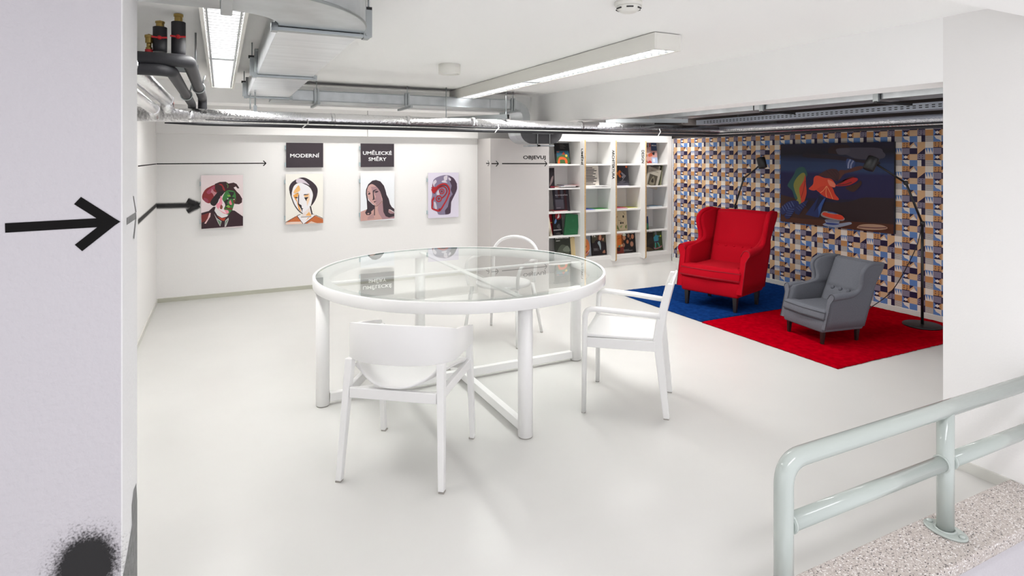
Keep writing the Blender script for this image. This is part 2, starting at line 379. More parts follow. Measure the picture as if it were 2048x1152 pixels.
# thin arrow and sprayed arrow on the left and back walls
Yp = YB-.001; Xp = XL+.001
tip = xz(532, 326.5, Yp); st = xz(312.5, 327.8, Yp)
flat_x('thin_arrow_line', [[yz(*p, Xp) for p in ((276, 331), (312.5, 327), (312.5, 328.8), (276, 333.5))]], Xp, wl)
flat_y('thin_arrow', [seg(st, tip, .0105), seg((tip[0]-.028, tip[1]+.028), tip, .010), seg((tip[0]-.028, tip[1]-.028), tip, .010)], Yp, wb)
s0, s1 = xz(313, 412, Yp), xz(396, 410.5, Yp)
toy = lambda p: (p.x, Yp-.0005, p.y)
spray('sprayed_arrow', [(s0[0]+(s1[0]-s0[0])*i/8, s0[1]+(s1[1]-s0[1])*i/8) for i in range(9)], .042, wb, toy)
spray('sprayed_arrow_head', [(s1[0]-.10, s1[1]+.055), (s1[0]-.05, s1[1]+.03), (s1[0]+.012, s1[1])], .042, wb, lambda p: (p.x, Yp-.001, p.y))
spray('sprayed_arrow_head', [(s1[0]-.10, s1[1]-.065), (s1[0]-.05, s1[1]-.035), (s1[0]+.012, s1[1])], .042, wb, lambda p: (p.x, Yp-.0015, p.y))
q0, q1 = yz(276, 444, Xp), yz(313, 410, Xp)
spray('sprayed_line', [(q0[0]+(q1[0]-q0[0])*i/6, q0[1]+(q1[1]-q0[1])*i/6) for i in range(7)], .032, wl, lambda p: (Xp+.0005, p.x, p.y))
# arrows and lettering on the partition
Yq = 6.704
t1 = xz(997, 327.3, Yq); t0 = xz(983, 327.3, Yq); t3 = xz(1094, 327.3, Yq); t2 = xz(1004, 327.3, Yq)
for nm, a, b in (('short_arrow', t0, t1), ('long_arrow', t2, t3)):
    flat_y(nm, [seg(a, b, .0125), seg((b[0]-.034, b[1]+.034), b, .010), seg((b[0]-.034, b[1]-.034), b, .010)], Yq, wpt)
text('OBJEVUJ', M_paint, wpt, (at_y(1069, 315.7, Yq).x, Yq, at_y(1069, 315.7, Yq).z), (0, 0, 0), width=at_y(1091.5, 315, Yq).x-at_y(1046.5, 315, Yq).x, height=.058, bold=.022)
flat_x('side_arrow', [seg((6.835, 1.425), (6.735, 1.425), .012), seg((6.778, 1.425+.034), (6.735, 1.425), .010), seg((6.778, 1.425-.034), (6.735, 1.425), .010)], 2.987, wpt, s=-1)

# wallpaper print on the right wall: a 4 x 4 repeat of small motifs
def wallpaper():
    Pw, Y0, Zt, ch = .2787, 6.55, 1.644, .05663; cw = Pw/4; ink = Ink(.0002)
    NAVY, TAN, SAND, CREAM, BLUE, MAUVE = '#1d1338', '#c08b58', '#d2ab80', '#e2d9cd', '#5a7fb8', '#80788a'
    ZLO, ZHI = .058, 1.766; YHI = 6.70; YLO = 1.72
    def clip(pts, lo_u, hi_u, lo, hi):
        for ax, lim, keep in ((0, lo_u, 1), (0, hi_u, -1), (1, lo, 1), (1, hi, -1)):
            out = []
            for i in range(len(pts)):
                p, q = pts[i-1], pts[i]; a = (p[ax]-lim)*keep; b = (q[ax]-lim)*keep
                if (a < 0) != (b < 0): t = a/(a-b); out.append((p[0]+(q[0]-p[0])*t, p[1]+(q[1]-p[1])*t))
                if b >= 0: out.append(q)
            pts = out
            if len(pts) < 3: return None
        return pts
    def put(u, z, shapes):
        for k, (pts, c) in enumerate(shapes):
            P = clip([(u+a*cw, z+b*ch) for a, b in pts], -YHI, -YLO, ZLO, ZHI)
            if P: ink.poly(P, c, k+1)
    sq = [(0,0),(1,0),(1,1),(0,1)]
    R = lambda x0, y0, x1, y1: [(x0,y0),(x1,y0),(x1,y1),(x0,y1)]
    def house(bg, body):
        return [(sq, bg), (R(0, .12, 1, 1), body), (R(0, 0, 1, .12), NAVY)] + [(R(x, y, x+.10, y+.16), NAVY) for x in (.22, .62) for y in (.36, .70)] + [(R(.60, .0, .70, .28), NAVY)]
    wave = [(0, 1), (.10, .95), (.22, .80), (.30, .55), (.48, .42), (.70, .34), (.85, .2), (.95, 0), (0, 0)]
    stripes = lambda bg, c: [(sq, bg)] + [(R(0, .06+k/6, 1, .06+k/6+.055), c) for k in range(6)]
    cells = {
     (0,0): house(TAN, TAN),
     (0,1): [(sq, SAND), ([(0,1),(.55,1),(0,.35)], NAVY), ([(.55,1),(1,1),(1,.1)], '#8a93b4'), ([(.05,0),(.5,.62),(1,0)], CREAM), ([(.5,.98),(.98,.08),(.98,.5)], BLUE)],
     (0,2): [(sq, SAND)] + [(R(.08+x*.2, .1+y*.22, .14+x*.2, .16+y*.22), '#c79a6c') for x in range(5) for y in range(4)],
     (0,3): [(sq, CREAM)],
     (1,0): [(sq, MAUVE)], (1,1): [(sq, NAVY)],
     (1,2): [(sq, SAND), ([(.05,0),(1,0),(1,1)], NAVY)],
     (1,3): [(sq, CREAM)] + [([(k/3,1),(k/3+.30,1),(k/3+.24,.12)], BLUE) for k in range(3)] + [(R(0,.93,1,1), BLUE)],
     (2,0): [(sq, NAVY), ([(0,1),(0,0),(.5,.5)], BLUE), ([(1,1),(1,0),(.5,.5)], TAN), ([(.2,.5),(.5,.78),(.78,.5),(.5,.22)], CREAM)],
     (2,1): stripes('#dcbf9b', '#b98d62'),
     (2,2): house(NAVY, MAUVE),
     (2,3): [(sq, TAN)],
     (3,0): [(sq, CREAM), (wave, BLUE)], (3,1): [(sq, BLUE)],
     (3,2): [(sq, NAVY), (R(0, 0, .52, 1), CREAM)],
     (3,3): stripes('#cfc8bf', '#5d5a63'),
    }
    ncol = int((Y0+.3-YLO)/cw)+2
    for c in range(-4, ncol):
        for r in range(-4, 30):
            put(-Y0+c*cw, Zt-(r+1)*ch, cells[(r % 4, c % 4)])
    return ink
wallpaper().build('wallpaper_print', wr, (XR-.0005, 0, 0), (0, 0, -pi/2))

# ------------------------------------------------------------------ ceiling services
def ceiling_light(x0, x1, y0, y1, z0, label):
    t = tag(empty('ceiling_light', ((x0+x1)/2, (y0+y1)/2, z0)), label, 'ceiling light', 'linear ceiling lights')
    W = (x1-x0)/2; Lh = (y1-y0)/2; hz = ZC-.004-z0; e = .016
    h = MB().box(-W, -W+e, -Lh, Lh, 0, hz).box(W-e, W, -Lh, Lh, 0, hz).box(-W+e, W-e, -Lh, -Lh+.012, 0, hz).box(-W+e, W-e, Lh-.012, Lh, 0, hz).box(-W+e, W-e, -Lh+.012, Lh-.012, hz-.012, hz)
    h.build('housing', M_whitep, t, .001)
    g = MB().box(-W+.02, W-.02, -Lh+.02, Lh-.02, hz, hz+.0035).build('mounting_gap', M_black, t)
    for s in (-1, 1):
        MB().box(-W+e+.002, W-e-.002, min(0, s*Lh)+.014, max(0, s*Lh)-.014, .035, .042).build('diffuser', M_tube, t)
    MB().box(-W+e, W-e, -.006, .006, .004, .04).build('joint_bar', M_zinc, t)
    me = MB().box(-W+e+.001, W-e-.001, -.003, .003, .003, .026).mesh('louvre_blade'); me.materials.append(M_louv)
    n = 52
    for k in range(n):
        y = -Lh+.03+(2*Lh-.06)*k/(n-1)
        if abs(y) > .02: link('louvre_blade', me, None, t, (0, y, 0))
    for s in (-1, 1): MB().box(s*(W-e-.012)-.003, s*(W-e-.012)+.003, -Lh+.014, Lh-.014, .002, .02).build('reflector_strip', M_zinc, t)
    return t
M_tube = emit('lit_diffuser', (1, .99, .975), LIGHT_TUBE)
M_louv = mat('satin_louvre', (.05, .05, .052), .5)
ceiling_light(2.133, 2.32, 2.58, 5.83, 2.096, 'long white linear ceiling light right of the round detector')
ceiling_light(-.08, .107, 2.45, 5.75, 2.104, 'long lit linear ceiling light left of the metal duct')

# round ceiling devices
p = at_z(899, 129, ZC)
t = tag(empty('ceiling_spotlight', (p.x, p.y, ZC)), 'small white drum fitting under the ceiling left of the linear light', 'ceiling fitting')
MB().lathe([(.078, 0), (.082, -.003), (.082, -.070), (.080, -.073), (.070, -.073), (.068, -.060)], n=40).build('drum', M_whitep, t)
MB().lathe([(.0665, -.062), (.04, -.066), (.01, -.067)], n=32).build('lens', mat('frosted_lens', (.85, .85, .82), .3), t)
p = at_z(1257, 4, ZC)
t = tag(empty('smoke_detector', (p.x, p.y, ZC)), 'round white smoke detector cut by the top edge', 'smoke detector')
MB().lathe([(.060, 0), (.062, -.012), (.058, -.020)], n=40).build('base', M_whitep, t)
MB().lathe([(.054, -.019), (.054, -.026), (.050, -.034), (.036, -.044), (.030, -.047), (.010, -.048)], n=40).build('cap', M_whitep, t)
for k in range(6):
    a = k*pi/3; MB().box(-.015, .015, -.003, .003, -.0345, -.0295).build('vent_slot', M_black, t, loc=(.0515*cos(a), .0515*sin(a), 0), rot=(0, 0, a+pi/2))

# ---- big rectangular duct with elbow
dt = tag(empty('air_duct', (.36, 3.9, 2.0)), 'wide ribbed metal air duct bending left under the ceiling', 'air duct')
off = Vector((.36, 3.9, 2.0))
def part(mb, name, m, parent, bevel=0, origin=None):
    o = origin if origin is not None else off
    mb.v = [(a-o.x, b-o.y, c-o.z) for a, b, c in mb.v]; return mb.build(name, m, parent, bevel)
X0, X1, ZB, ZT = .20, .515, 2.0, 2.137
for a, b in ((2.46, 3.89), (3.91, 5.30)): part(MB().box(X0, X1, a, b, ZB, ZT), 'duct_section', M_galvrib, dt, .002)
# elbow turning left, then a short run in -X
cx0, cy0, ri, ro = .02, 2.42, .18, .495
el = MB(); rings = []
for i in range(17):
    a = -pi/2*i/16
    rings.append([(cx0+r*cos(a), cy0+r*sin(a), z) for r, z in ((ri, ZB), (ro, ZB), (ro, ZT), (ri, ZT))])
el.loft(rings, smooth=False); part(el, 'elbow', M_galv, dt)
for z in (ZB, ZT):                                        # pressed seam round the elbow rim
    part(MB().tube([(cx0+ro*cos(-pi/2*i/20), cy0+ro*sin(-pi/2*i/20), z+.006*(1 if z == ZB else -1)) for i in range(21)], .006, 8), 'seam', M_zinc, dt)
part(MB().tube([(cx0+ri*cos(-pi/2*i/20), cy0+ri*sin(-pi/2*i/20), ZB+.004) for i in range(21)], .004, 8), 'seam', M_zinc, dt)
part(MB().box(-1.6, .0, cy0-ro, cy0-ri, ZB, ZT), 'duct_section', M_galv, dt, .002)
def flange(y, name='flange'):
    m = MB(); e = .016
    m.box(X0-e, X1+e, y-.018, y+.018, ZB-e, ZB-.0005).box(X0-e, X1+e, y-.018, y+.018, ZT+.0005, ZT+e).box(X0-e, X0-.0005, y-.018, y+.018, ZB-.0005, ZT).box(X1+.0005, X1+e, y-.018, y+.018, ZB-.0005, ZT)
    o = part(m, name, M_zinc, dt, .003)
    for sx in (X0-e, X1+e):
        k = MB().box(sx-.012, sx+.012, y-.021, y+.021, ZB-e-.003, ZB+.012); c = part(k, 'corner_plate', M_zinc, o)
        b = MB().cyl((sx, y-.028, ZB-.004), (sx, y+.028, ZB-.004), .006, 8); part(b, 'bolt', M_zinc, o)
for y in (2.44, 3.90, 5.31): flange(y)
for s in (0,):                                            # flange between elbow and left run
    m = MB(); e = .016; ya, yb = cy0-ro, cy0-ri
    m.box(-.0, .036, ya-e, yb+e, ZB-e, ZB-.0005).box(0, .036, yb+.0005, yb+e, ZB, ZT).box(0, .036, ya-e, ya-.0005, ZB, ZT); part(m, 'flange', M_galv, dt, .003)
for y, xx in ((3.90, X0-.03), (5.22, X0-.03), (2.44, X1+.028)):    # hangers with threaded rods
    part(MB().box(xx-.012, xx+.012, y-.012, y+.012, ZB-.01, 2.10), 'hanger_bracket', M_zinc, dt)
    part(MB().cyl((xx, y, 2.09), (xx, y, ZC), .004, 8), 'threaded_rod', M_zinc, dt)
    part(MB().box(xx-.02, xx+.012, y-.01, y+.01, 2.095, 2.112), 'clip', M_black, dt)

# ---- narrow duct along the cross beam, dipping under the long beam
D2 = Vector((1.6, 5.75, 2.05)); nd = tag(empty('air_duct', D2), 'narrow metal air duct along the cross beam dipping under the long beam', 'air duct')
y0, y1, zb, zt = 5.62, 5.92, 2.012, 2.10
xs = [.40, .76, 1.62, 2.50, 2.78]
for a, b in zip(xs[:-1], xs[1:]): part(MB().box(a+.001, b-.001, y0, y1, zb, zt), 'duct_section', M_galv, nd, .002, D2)
part(MB().box(.40, 2.78, y0-.006, y1+.004, zb-.006, zb-.0005), 'edge_strip', M_zinc, nd, 0, D2)
part(MB().box(.40, 2.78, y0-.006, y1+.004, zt+.0005, zt+.006), 'edge_strip', M_zinc, nd, 0, D2)
def bend(path, name):
    rings = []; P = [Vector(q) for q in path]
    for i in range(len(P)):
        t = (P[min(len(P)-1, i+1)]-P[max(0, i-1)]).normalized(); nrm = Vector((-t.z, 0, t.x))
        rings.append([(P[i]+nrm*s*.044+Vector((0, yy, 0))) for s, yy in ((-1, y0), (1, y0), (1, y1), (-1, y1))])
    return rings
pts = [Vector((2.785, 0, 2.056))] + arc((2.785, 0, 1.916), .14, pi/2, 0, 10)[1:] + [Vector((2.925, 0, 1.80))]
part(MB().loft(bend(pts, ''), smooth=False), 'elbow', M_galv, nd, 0, D2)
prof = [(2.85, 1.86), (2.85, 1.79)] + [(2.99-.14*cos(a), 1.786-.14*sin(a)) for a in [pi/2*k/8 for k in range(9)]] + [(3.23+.14*sin(a), 1.786-.14*cos(a)) for a in [pi/2*k/8 for k in range(9)]] + [(3.37, 1.86)]
n = len(prof); um = MB().add([(a, y0, b) for a, b in prof]+[(a, y1, b) for a, b in prof], [(k, k+1, n+k+1, n+k) for k in range(n-1)]); part(um, 'underpass_skin', M_galv, nd, 0, D2)
um = MB().add([(a, y0-.0005, b) for a, b in prof]+[(a, y0+.004, b) for a, b in prof], [tuple(range(n))[::-1], tuple(range(n, 2*n))]+[(k, (k+1) % n, n+(k+1) % n, n+k) for k in range(n)]); part(um, 'underpass_side', mat('shaded_steel_plate', (.10, .10, .105), .6, .5), nd, 0, D2)  # near side in darker steel, its shade put into the colour
um = MB().add([(a, y1-.004, b) for a, b in prof]+[(a, y1, b) for a, b in prof], [tuple(range(n))[::-1], tuple(range(n, 2*n))]+[(k, (k+1) % n, n+(k+1) % n, n+k) for k in range(n)]); part(um, 'underpass_side', M_galv, nd, 0, D2)
for xx in (.78, 1.62, 2.76):                              # clamp brackets
    m = MB().box(xx-.022, xx-.006, y0-.02, y0-.001, zb-.03, zt+.02).box(xx+.006, xx+.022, y0-.02, y0-.001, zb-.03, zt+.02); part(m, 'bracket', M_zinc, nd, 0, D2)
    part(MB().box(xx-.012, xx+.012, y0-.16, y1, zb-.045, zb-.022), 'bracket_arm', M_zinc, nd, .002, D2)
    part(MB().cyl((xx, y0-.012, zt+.01), (xx, y0-.012, ZC), .004, 8), 'threaded_rod', M_zinc, nd, 0, D2)
for xx in (3.05, 3.20):
    part(MB().cyl((xx, y0-.016, 1.61), (xx, y0-.016, 1.873), .006, 8), 'threaded_rod', M_zinc, nd, 0, D2)
part(MB().box(2.99, 3.24, y0-.03, y0-.006, 1.752, 1.764), 'strap', M_zinc, nd, 0, D2)
part(MB().box(2.93, 3.25, y0-.03, y0-.004, 1.616, 1.634), 'bracket_arm', M_zinc, nd, .002, D2)
part(MB().box(3.04, 3.08, y0-.03, y1, 1.616, 1.634), 'bracket_arm', M_zinc, nd, .002, D2)

# ---- long foil-wrapped pipe along the back and the right wall
FP = Vector((2.2, 5.0, 1.80)); YP, XP, rP = 5.0, 5.05, .052
fp = tag(empty('insulated_pipe', FP), 'long foil wrapped pipe crossing the room under the beam', 'pipe')
part(MB().tube([(-.56, YP, 1.812), (2.05, YP, 1.798)], rP, 20), 'pipe_run', M_foil, fp, 0, FP)
part(MB().tube([(2.055, YP, 1.798), (XP-.04, YP, 1.80)], rP*.97, 20), 'pipe_run', M_foil, fp, 0, FP)
part(MB().tube([(XP-.04, YP, 1.80), (XP-.012, YP-.012, 1.80), (XP, YP-.05, 1.80), (XP, 1.75, 1.792)], rP*.88, 20), 'pipe_run', M_foil, fp, 0, FP)
for xx in (-.2, .82, 1.45, 2.05, 3.2): part(MB().cyl((xx-.015, YP, 1.804), (xx+.015, YP, 1.804), rP+.004, 20), 'tape_band', M_foil, fp, 0, FP)
for k, (yy, zz, r_, xs0) in enumerate(((4.935, 1.767, .008, -.10), (4.925, 1.737, .013, -.36))):
    o = tag(MB().tube([(xs0, yy, zz+.010), (xs0+.25, yy, zz+.008), (2.2, yy, zz), (XP-.13, yy, zz), (XP-.10, yy-.03, zz), (XP-.10, 1.75, zz)], r_, 10, scale=[.35, 1, 1, 1, 1, 1]).build('conduit', M_rubber), ('thin black conduit just under the foil pipe', 'lowest thin black conduit under the foil pipe')[k], 'conduit', 'black conduits')
for k, xx in enumerate((.62, 2.28, 4.15)):
    part(MB().tube([(xx, 4.945, 1.80), (xx, 4.925, 1.768), (xx-.03, 4.91, 1.745), (xx-.05, 4.905, 1.722)], .005, 6), 'tape_tie', mat('white_tape', (.8, .8, .78), .5), fp, 0, FP)
# channel hangers with rods carrying the pipe
M_ch = M_zinc
def channel(name, a, b, rods, label):
    a = Vector(a); b = Vector(b); c = (a+b)/2; t = tag(empty(name, c), label, 'pipe hanger', 'channel hangers under the ceiling')
    d = (b-a).normalized(); q = Vector((-d.y, d.x, 0))*.0205
    m = MB()
    for s in (-1, 1): m.bar([a+q*s*.9, b+q*s*.9], .003, .041)
    m.bar([a+Vector((0, 0, .0195)), b+Vector((0, 0, .0195))], .04, .003)
    m.v = [(v[0]-c.x, v[1]-c.y, v[2]-c.z) for v in m.v]; m.build('channel', M_ch, t)
    for r in rods:
        r = Vector(r); k = MB().cyl(r-c, Vector((r.x, r.y, ZC))-c, .005, 8); k.build('threaded_rod', M_zinc, t)
        MB().cyl(r-c-Vector((0, 0, .03)), r-c+Vector((0, 0, -.0)), .011, 6).build('nut', M_zinc, t)
    return t
channel('pipe_hanger', (2.02, 5.55, 1.876), (2.38, 4.94, 1.876), [(2.37, 4.96, 1.876), (2.0, 5.56, 1.876)], 'zinc channel hanger over the foil pipe near the duct bend')
channel('pipe_hanger', (3.75, 5.35, 1.895), (4.55, 4.96, 1.895), [(4.50, 4.98, 1.895), (3.85, 5.30, 1.895)], 'zinc channel hanger over the foil pipe behind the long beam')
channel('pipe_hanger', (4.92, 4.62, 1.895), (5.5, 4.62, 1.895), [(4.94, 4.62, 1.895)], 'dark zinc channel hanger above the wallpaper corner')
t = tag(empty('pipe_hanger', (.24, 5.0, 1.85)), 'rod clamp holding the foil pipe left of the duct', 'pipe hanger', 'channel hangers under the ceiling')
MB().cyl((0, 0, .03), (0, 0, ZC-1.85), .006, 8).build('threaded_rod', M_zinc, t); MB().cyl((-.03, .1, .03), (-.03, .1, ZC-1.85), .005, 8).build('threaded_rod', M_zinc, t)
MB().box(-.012, .012, -.012, .012, .0, .05).build('clamp_body', M_zinc, t); MB().tube(arc((0, 0, -.04), .041, 0, 2*pi, 24, Vector((0, 1, 0)))[:-1], .003, 6, closed=True).build('clamp_ring', M_zinc, t)

# ---- black insulated pipes and valves at the left
def pd(px, py, d): return Vector((0, 0, H)) + ray(px, py)*d
def corner(a, b, c, r, n=7):
    a, b, c = Vector(a), Vector(b), Vector(c); p = b+(a-b).normalized()*r; q = b+(c-b).normalized()*r
    return [p*(1-t)**2+b*2*t*(1-t)+q*t*t for t in [i/n for i in range(n+1)]]
def black_pipe(e, yend, zend, xl, label, r):
    e = Vector(e); t = tag(empty('insulated_pipe', e), label, 'pipe', 'black insulated pipes')
    end = Vector((e.x+.012, yend, e.z)); dn = Vector((e.x+.012, yend, zend)); l = Vector((xl, e.y, e.z))
    path = [l] + corner(l, e, end, .07) + corner(e, end, dn, .05) + [dn]
    m = MB().tube(path, r, 18); m.v = [(v[0]-e.x, v[1]-e.y, v[2]-e.z) for v in m.v]; m.build('insulation', M_rubber, t)
    yc = e.y+(yend-e.y)*.62; g = Vector((e.x+.008, yc, e.z))-e
    MB().tube(arc(g, r+.004, 0, 2*pi, 24)[:-1], .005, 6, closed=True).build('clamp_ring', M_zinc, t)
    MB().cyl(g+Vector((r*.7, 0, r*.7)), g+Vector((r*.7+.015, 0, r+.05)), .005, 8).build('clamp_bolt', M_zinc, t)
    return t, e
zA = pd(372, 126, 2.8).z
eA = pd(377, 122, 2.82); eB = pd(342, 141, 2.78); eB.z -= .0
black_pipe(eA, 5.14, 1.80, -.575, 'black insulated pipe bending back, right one of the pair', .031)
black_pipe(eB, 5.16, 1.80, -.575, 'black insulated pipe bending back, left lower one of the pair', .028)
def riser(x_px, top, bot, d, r, label, insul=True):
    b = pd(x_px, bot, d); zt_ = pd(x_px, top, d).z; h = zt_-b.z
    t = tag(empty('pipe_valve', b), label, 'valve', 'brass air valves on risers')
    if insul:
        MB().lathe([(r*.98, 0), (r, .02), (r, h*.78), (r*.9, h*.79)], n=20).build('insulation', M_rubber, t)
        hb = h*.78; rb = r*.62
        lv = MB().lathe([(r*.30, 0), (r*.34, .004), (r*.30, .010), (r*.12, .012)], n=14); lv.build('valve_hub', M_redp, t, loc=(0, -r*.95, h*.42), rot=(pi/2, 0, YAW*.0))
        MB().bar([(-r*1.05, 0, .002), (-r*.35, 0, 0), (r*.35, 0, 0), (r*1.05, 0, .002)], .005, .008).build('valve_lever', M_redp, t, loc=(0, -r*1.08, h*.42))
    else:
        MB().lathe([(r*.8, 0), (r*.8, h*.25), (r*.6, h*.25), (r*.6, h*.5), (r*.8, h*.5)], n=12).build('neck', M_brass, t); hb = h*.5; rb = r
        MB().lathe([(r*1.0, -.012), (r*1.0, .012)], n=12).build('red_collar', M_redp, t)
    MB().lathe([(rb*.92, hb), (rb*.92, hb+(h-hb)*.55), (rb*1.08, hb+(h-hb)*.6), (rb*1.08, hb+(h-hb)*.85), (rb*.8, hb+(h-hb)*.9), (rb*.3, hb+(h-hb)*.95), (rb*.25, h)], n=12, smooth=False).build('brass_cap', M_brass, t)
riser(357, 26, 112, 2.86, .031, 'brass topped valve riser, tallest of the three')
riser(320, 41, 104, 2.82, .030, 'brass topped valve riser, middle of the three')
riser(298, 68, 104, 2.80, .017, 'small bare brass valve beside the pillar', False)
hp = pd(393, 138, 3.3); channel('pipe_hanger', (hp.x+.01, hp.y, hp.z), (hp.x-.22, hp.y, hp.z), [(hp.x-.004, hp.y, hp.z)], 'zinc channel hanger carrying the black pipes')
# foil pipes joining the long one at the left
def foilpipe(path, r, label):
    c = Vector(path[0]); t = tag(empty('insulated_pipe', c), label, 'pipe', 'foil wrapped branch pipes')
    P = [Vector(p) for p in path]; full = [P[0]]
    for i in range(1, len(P)-1): full += corner(P[i-1], P[i], P[i+1], .03, 3)
    full.append(P[-1]); m = MB().tube(full, r, 16); m.v = [(v[0]-c.x, v[1]-c.y, v[2]-c.z) for v in m.v]; m.build('foil_wrap', M_foil, t)
    e = P[-2]-c; MB().cyl(e-Vector((0, .03, 0)), e+Vector((0, .03, 0)), r*1.12, 16).build('tape_band', M_foil, t)
fa = pd(295, 158, 3.2); fb = pd(285, 192, 3.3)
foilpipe([(fa.x-.03, 2.9, fa.z), (fa.x, 4.96, fa.z-.005), (fa.x+.01, 4.98, 1.82)], .044, 'upper foil wrapped branch pipe left of the black pipes')
foilpipe([(fb.x-.03, 2.9, fb.z), (fb.x-.03, 4.80, fb.z-.005), (fb.x-.03, 4.9, 1.80)], .036, 'lower foil wrapped branch pipe beside the left wall')
t = tag(empty('pipe_valve', pd(341, 211, 4.45)), 'small red handled valve among the foil pipes', 'valve')
MB().cyl((0, 0, 0), (0, 0, .07), .011, 10).build('brass_body', M_brass, t); MB().box(.004, .022, -.012, .012, -.01, .03).build('valve_lever', M_redp, t, .004)

# ---- bay behind the beam: duct, perforated cable tray
D3 = Vector((4.35, 3.5, 1.95)); bd = tag(empty('air_duct', D3), 'shaded rectangular metal air duct behind the long beam', 'air duct')
for a, b in ((1.75, 2.72), (2.73, 3.84), (3.85, 5.3)): part(MB().box(4.30, 4.58, a, b, 1.922, 2.03), 'duct_section', M_galv, bd, .002, D3)
for y in (2.72, 3.74):
    part(MB().box(4.272, 4.292, y-.02, y+.02, 1.905, 2.06), 'bracket', M_zinc, bd, 0, D3)
    part(MB().box(4.27, 4.70, y-.012, y+.012, 1.892, 1.908), 'bracket_arm', M_black, bd, 0, D3)
D4 = Vector((4.9, 3.5, 1.87)); tr = tag(empty('cable_tray', D4), 'perforated steel cable tray above the wallpaper', 'cable tray')
M_tray = mat('bluish_zinc_sheet', (.48, .52, .60), .5, .7)
part(MB().box(4.90, 4.903, 1.75, 5.2, 1.872, 1.925), 'side_rail', M_tray, tr, 0, D4); part(MB().box(4.903, 5.10, 1.75, 5.2, 1.872, 1.875), 'tray_floor', M_tray, tr, 0, D4)
part(MB().box(5.10, 5.103, 1.75, 5.2, 1.872, 1.925), 'side_rail', M_tray, tr, 0, D4)
mslot = MB().box(-.0006, .0004, -.012, .012, -.0035, .0035).mesh('slot'); mslot.materials.append(M_black)
for k in range(62):
    for zz in (1.888, 1.904): link('slot', mslot, None, tr, (4.8999-D4.x, 2.2+k*.047-D4.y, zz-D4.z))
# ------------------------------------------------------------------ posters and signs on the back wall
M_panel = mat('white_foam_board', (.82, .81, .80), .6); M_clip = mat('pale_clip', (.45, .55, .58), .4, .3)
def panel(name, x0, z0, wd, ht, label, cat_, group, art):
    t = tag(empty(name, (x0, 7.085, z0)), label, cat_, group)
    bd_ = MB().box(0, wd, 0, .012, 0, ht).build('board', M_panel, t)
    art.build('print', bd_, (0, -.0003, 0))
    for z in (ht*.13, ht*.84) if ht > .4 else (ht*.12, ht*.80):
        MB().box(-.012, .004, .004, .029, z-.022, z+.022).build('wall_clip', M_clip, t)
    return t
A = PxInk(105, 95, 850, 1028, .404, .566); K = A
A.P([(105,95),(850,95),(850,1028),(105,1028)], '#efe0e1')
A.P([(345,250),(430,215),(540,212),(590,245),(680,230),(735,255),(785,330),(755,340),(720,300),(680,320),(745,400),(790,445),(835,520),(830,590),(780,620),(700,610),(640,400),(520,400),(420,520),(330,620),(270,590),(275,540),(330,470),(385,400),(330,340)], '#3f2428')
A.B([(345,265),(250,300),(180,345),(130,430),(128,500),(170,550),(215,580),(265,580),(290,520),(380,420),(350,330)], '#8e2f33')
A.B([(330,280),(300,300),(215,370),(205,400),(240,425),(300,390),(345,320)], '#a84a62')
A.P([(295,330),(275,390),(310,420),(330,470),(300,490),(350,460),(380,405),(330,380)], '#c98a90')
A.B([(150,490),(160,540),(210,575),(235,540),(200,500)], '#a04458')
A.B([(480,380),(400,400),(330,470),(270,560),(280,610),(340,635),(400,570),(440,460),(500,420)], '#2b2226')
A.B([(415,255),(470,255),(520,330),(525,375),(490,350),(470,290)], '#9a3033')
A.T([(555,245),(578,285),(570,325)], 12, '#5f8a4a')
A.B([(575,365),(680,380),(715,430),(720,520),(690,620),(640,760),(590,795),(540,790),(470,600),(480,500),(520,410)], '#3d7a3f')
A.P([(580,385),(690,400),(680,440),(650,480),(700,500),(690,520),(600,520),(560,600),(600,620),(640,640),(540,680),(510,560),(550,530),(620,470),(610,430)], '#2f2a2c')
A.P([(560,445),(620,450),(630,480),(580,475)], '#7fae45'); A.P([(540,650),(580,620),(620,650),(600,680)], '#7fae45')
A.B([(675,520),(705,520),(700,590),(680,600)], '#7a2f30')
A.P([(625,530),(655,620),(620,625),(595,580)], '#e87a8c')
A.B([(450,460),(480,520),(500,580),(530,620),(510,700),(580,720),(590,770),(520,780),(440,720),(380,660),(375,600),(420,570)], '#f09aac')
A.P([(470,520),(520,590),(530,640),(500,690),(540,760),(560,780),(480,740),(410,690),(440,650),(480,600)], '#f3e6e8')
A.B([(455,615),(485,650),(470,695),(435,680)], '#8a4a3a'); A.D(575, 515, 12, '#f0f0e8'); A.D(688, 530, 10, '#f0f0e8')
A.P([(530,680),(660,680),(640,715),(570,700)], '#7a2a2c')
A.B([(350,650),(400,700),(470,760),(580,800),(560,830),(470,845),(390,800),(340,720)], '#ebe6e6')
A.P([(112,750),(240,720),(320,650),(360,650),(340,720),(390,800),(470,850),(560,830),(650,720),(700,730),(850,840),(850,1005),(112,1028)], '#38222a')
A.P([(112,790),(230,755),(260,760),(240,830),(170,900),(112,920)], '#7c2f2c')
A.P([(250,755),(275,755),(265,820),(190,940),(162,935),(220,850)], '#e8c0bf')
for q in ([(330,765),(380,850),(465,910),(440,1000),(400,930)], [(590,850),(530,900),(518,1010),(545,1005),(590,890)]): A.P(q, '#c9c4c2')
for q in ([(385,870),(455,915),(438,980),(405,920)], [(578,875),(540,910),(528,985),(575,900)]): A.P(q, '#6f8f74')
A.P([(385,815),(460,850),(540,850),(510,905),(460,890)], '#b8452c')
panel('portrait_panel', -.185, .744, .404, .566, 'portrait panel of a man in a dark hat with green face', 'wall panel', 'portrait panels on the back wall', A)
A = PxInk(105, 70, 762, 945, .404, .566); I = '#2c2326'
A.P([(105,70),(762,70),(762,945),(105,945)], '#f4f1e8')
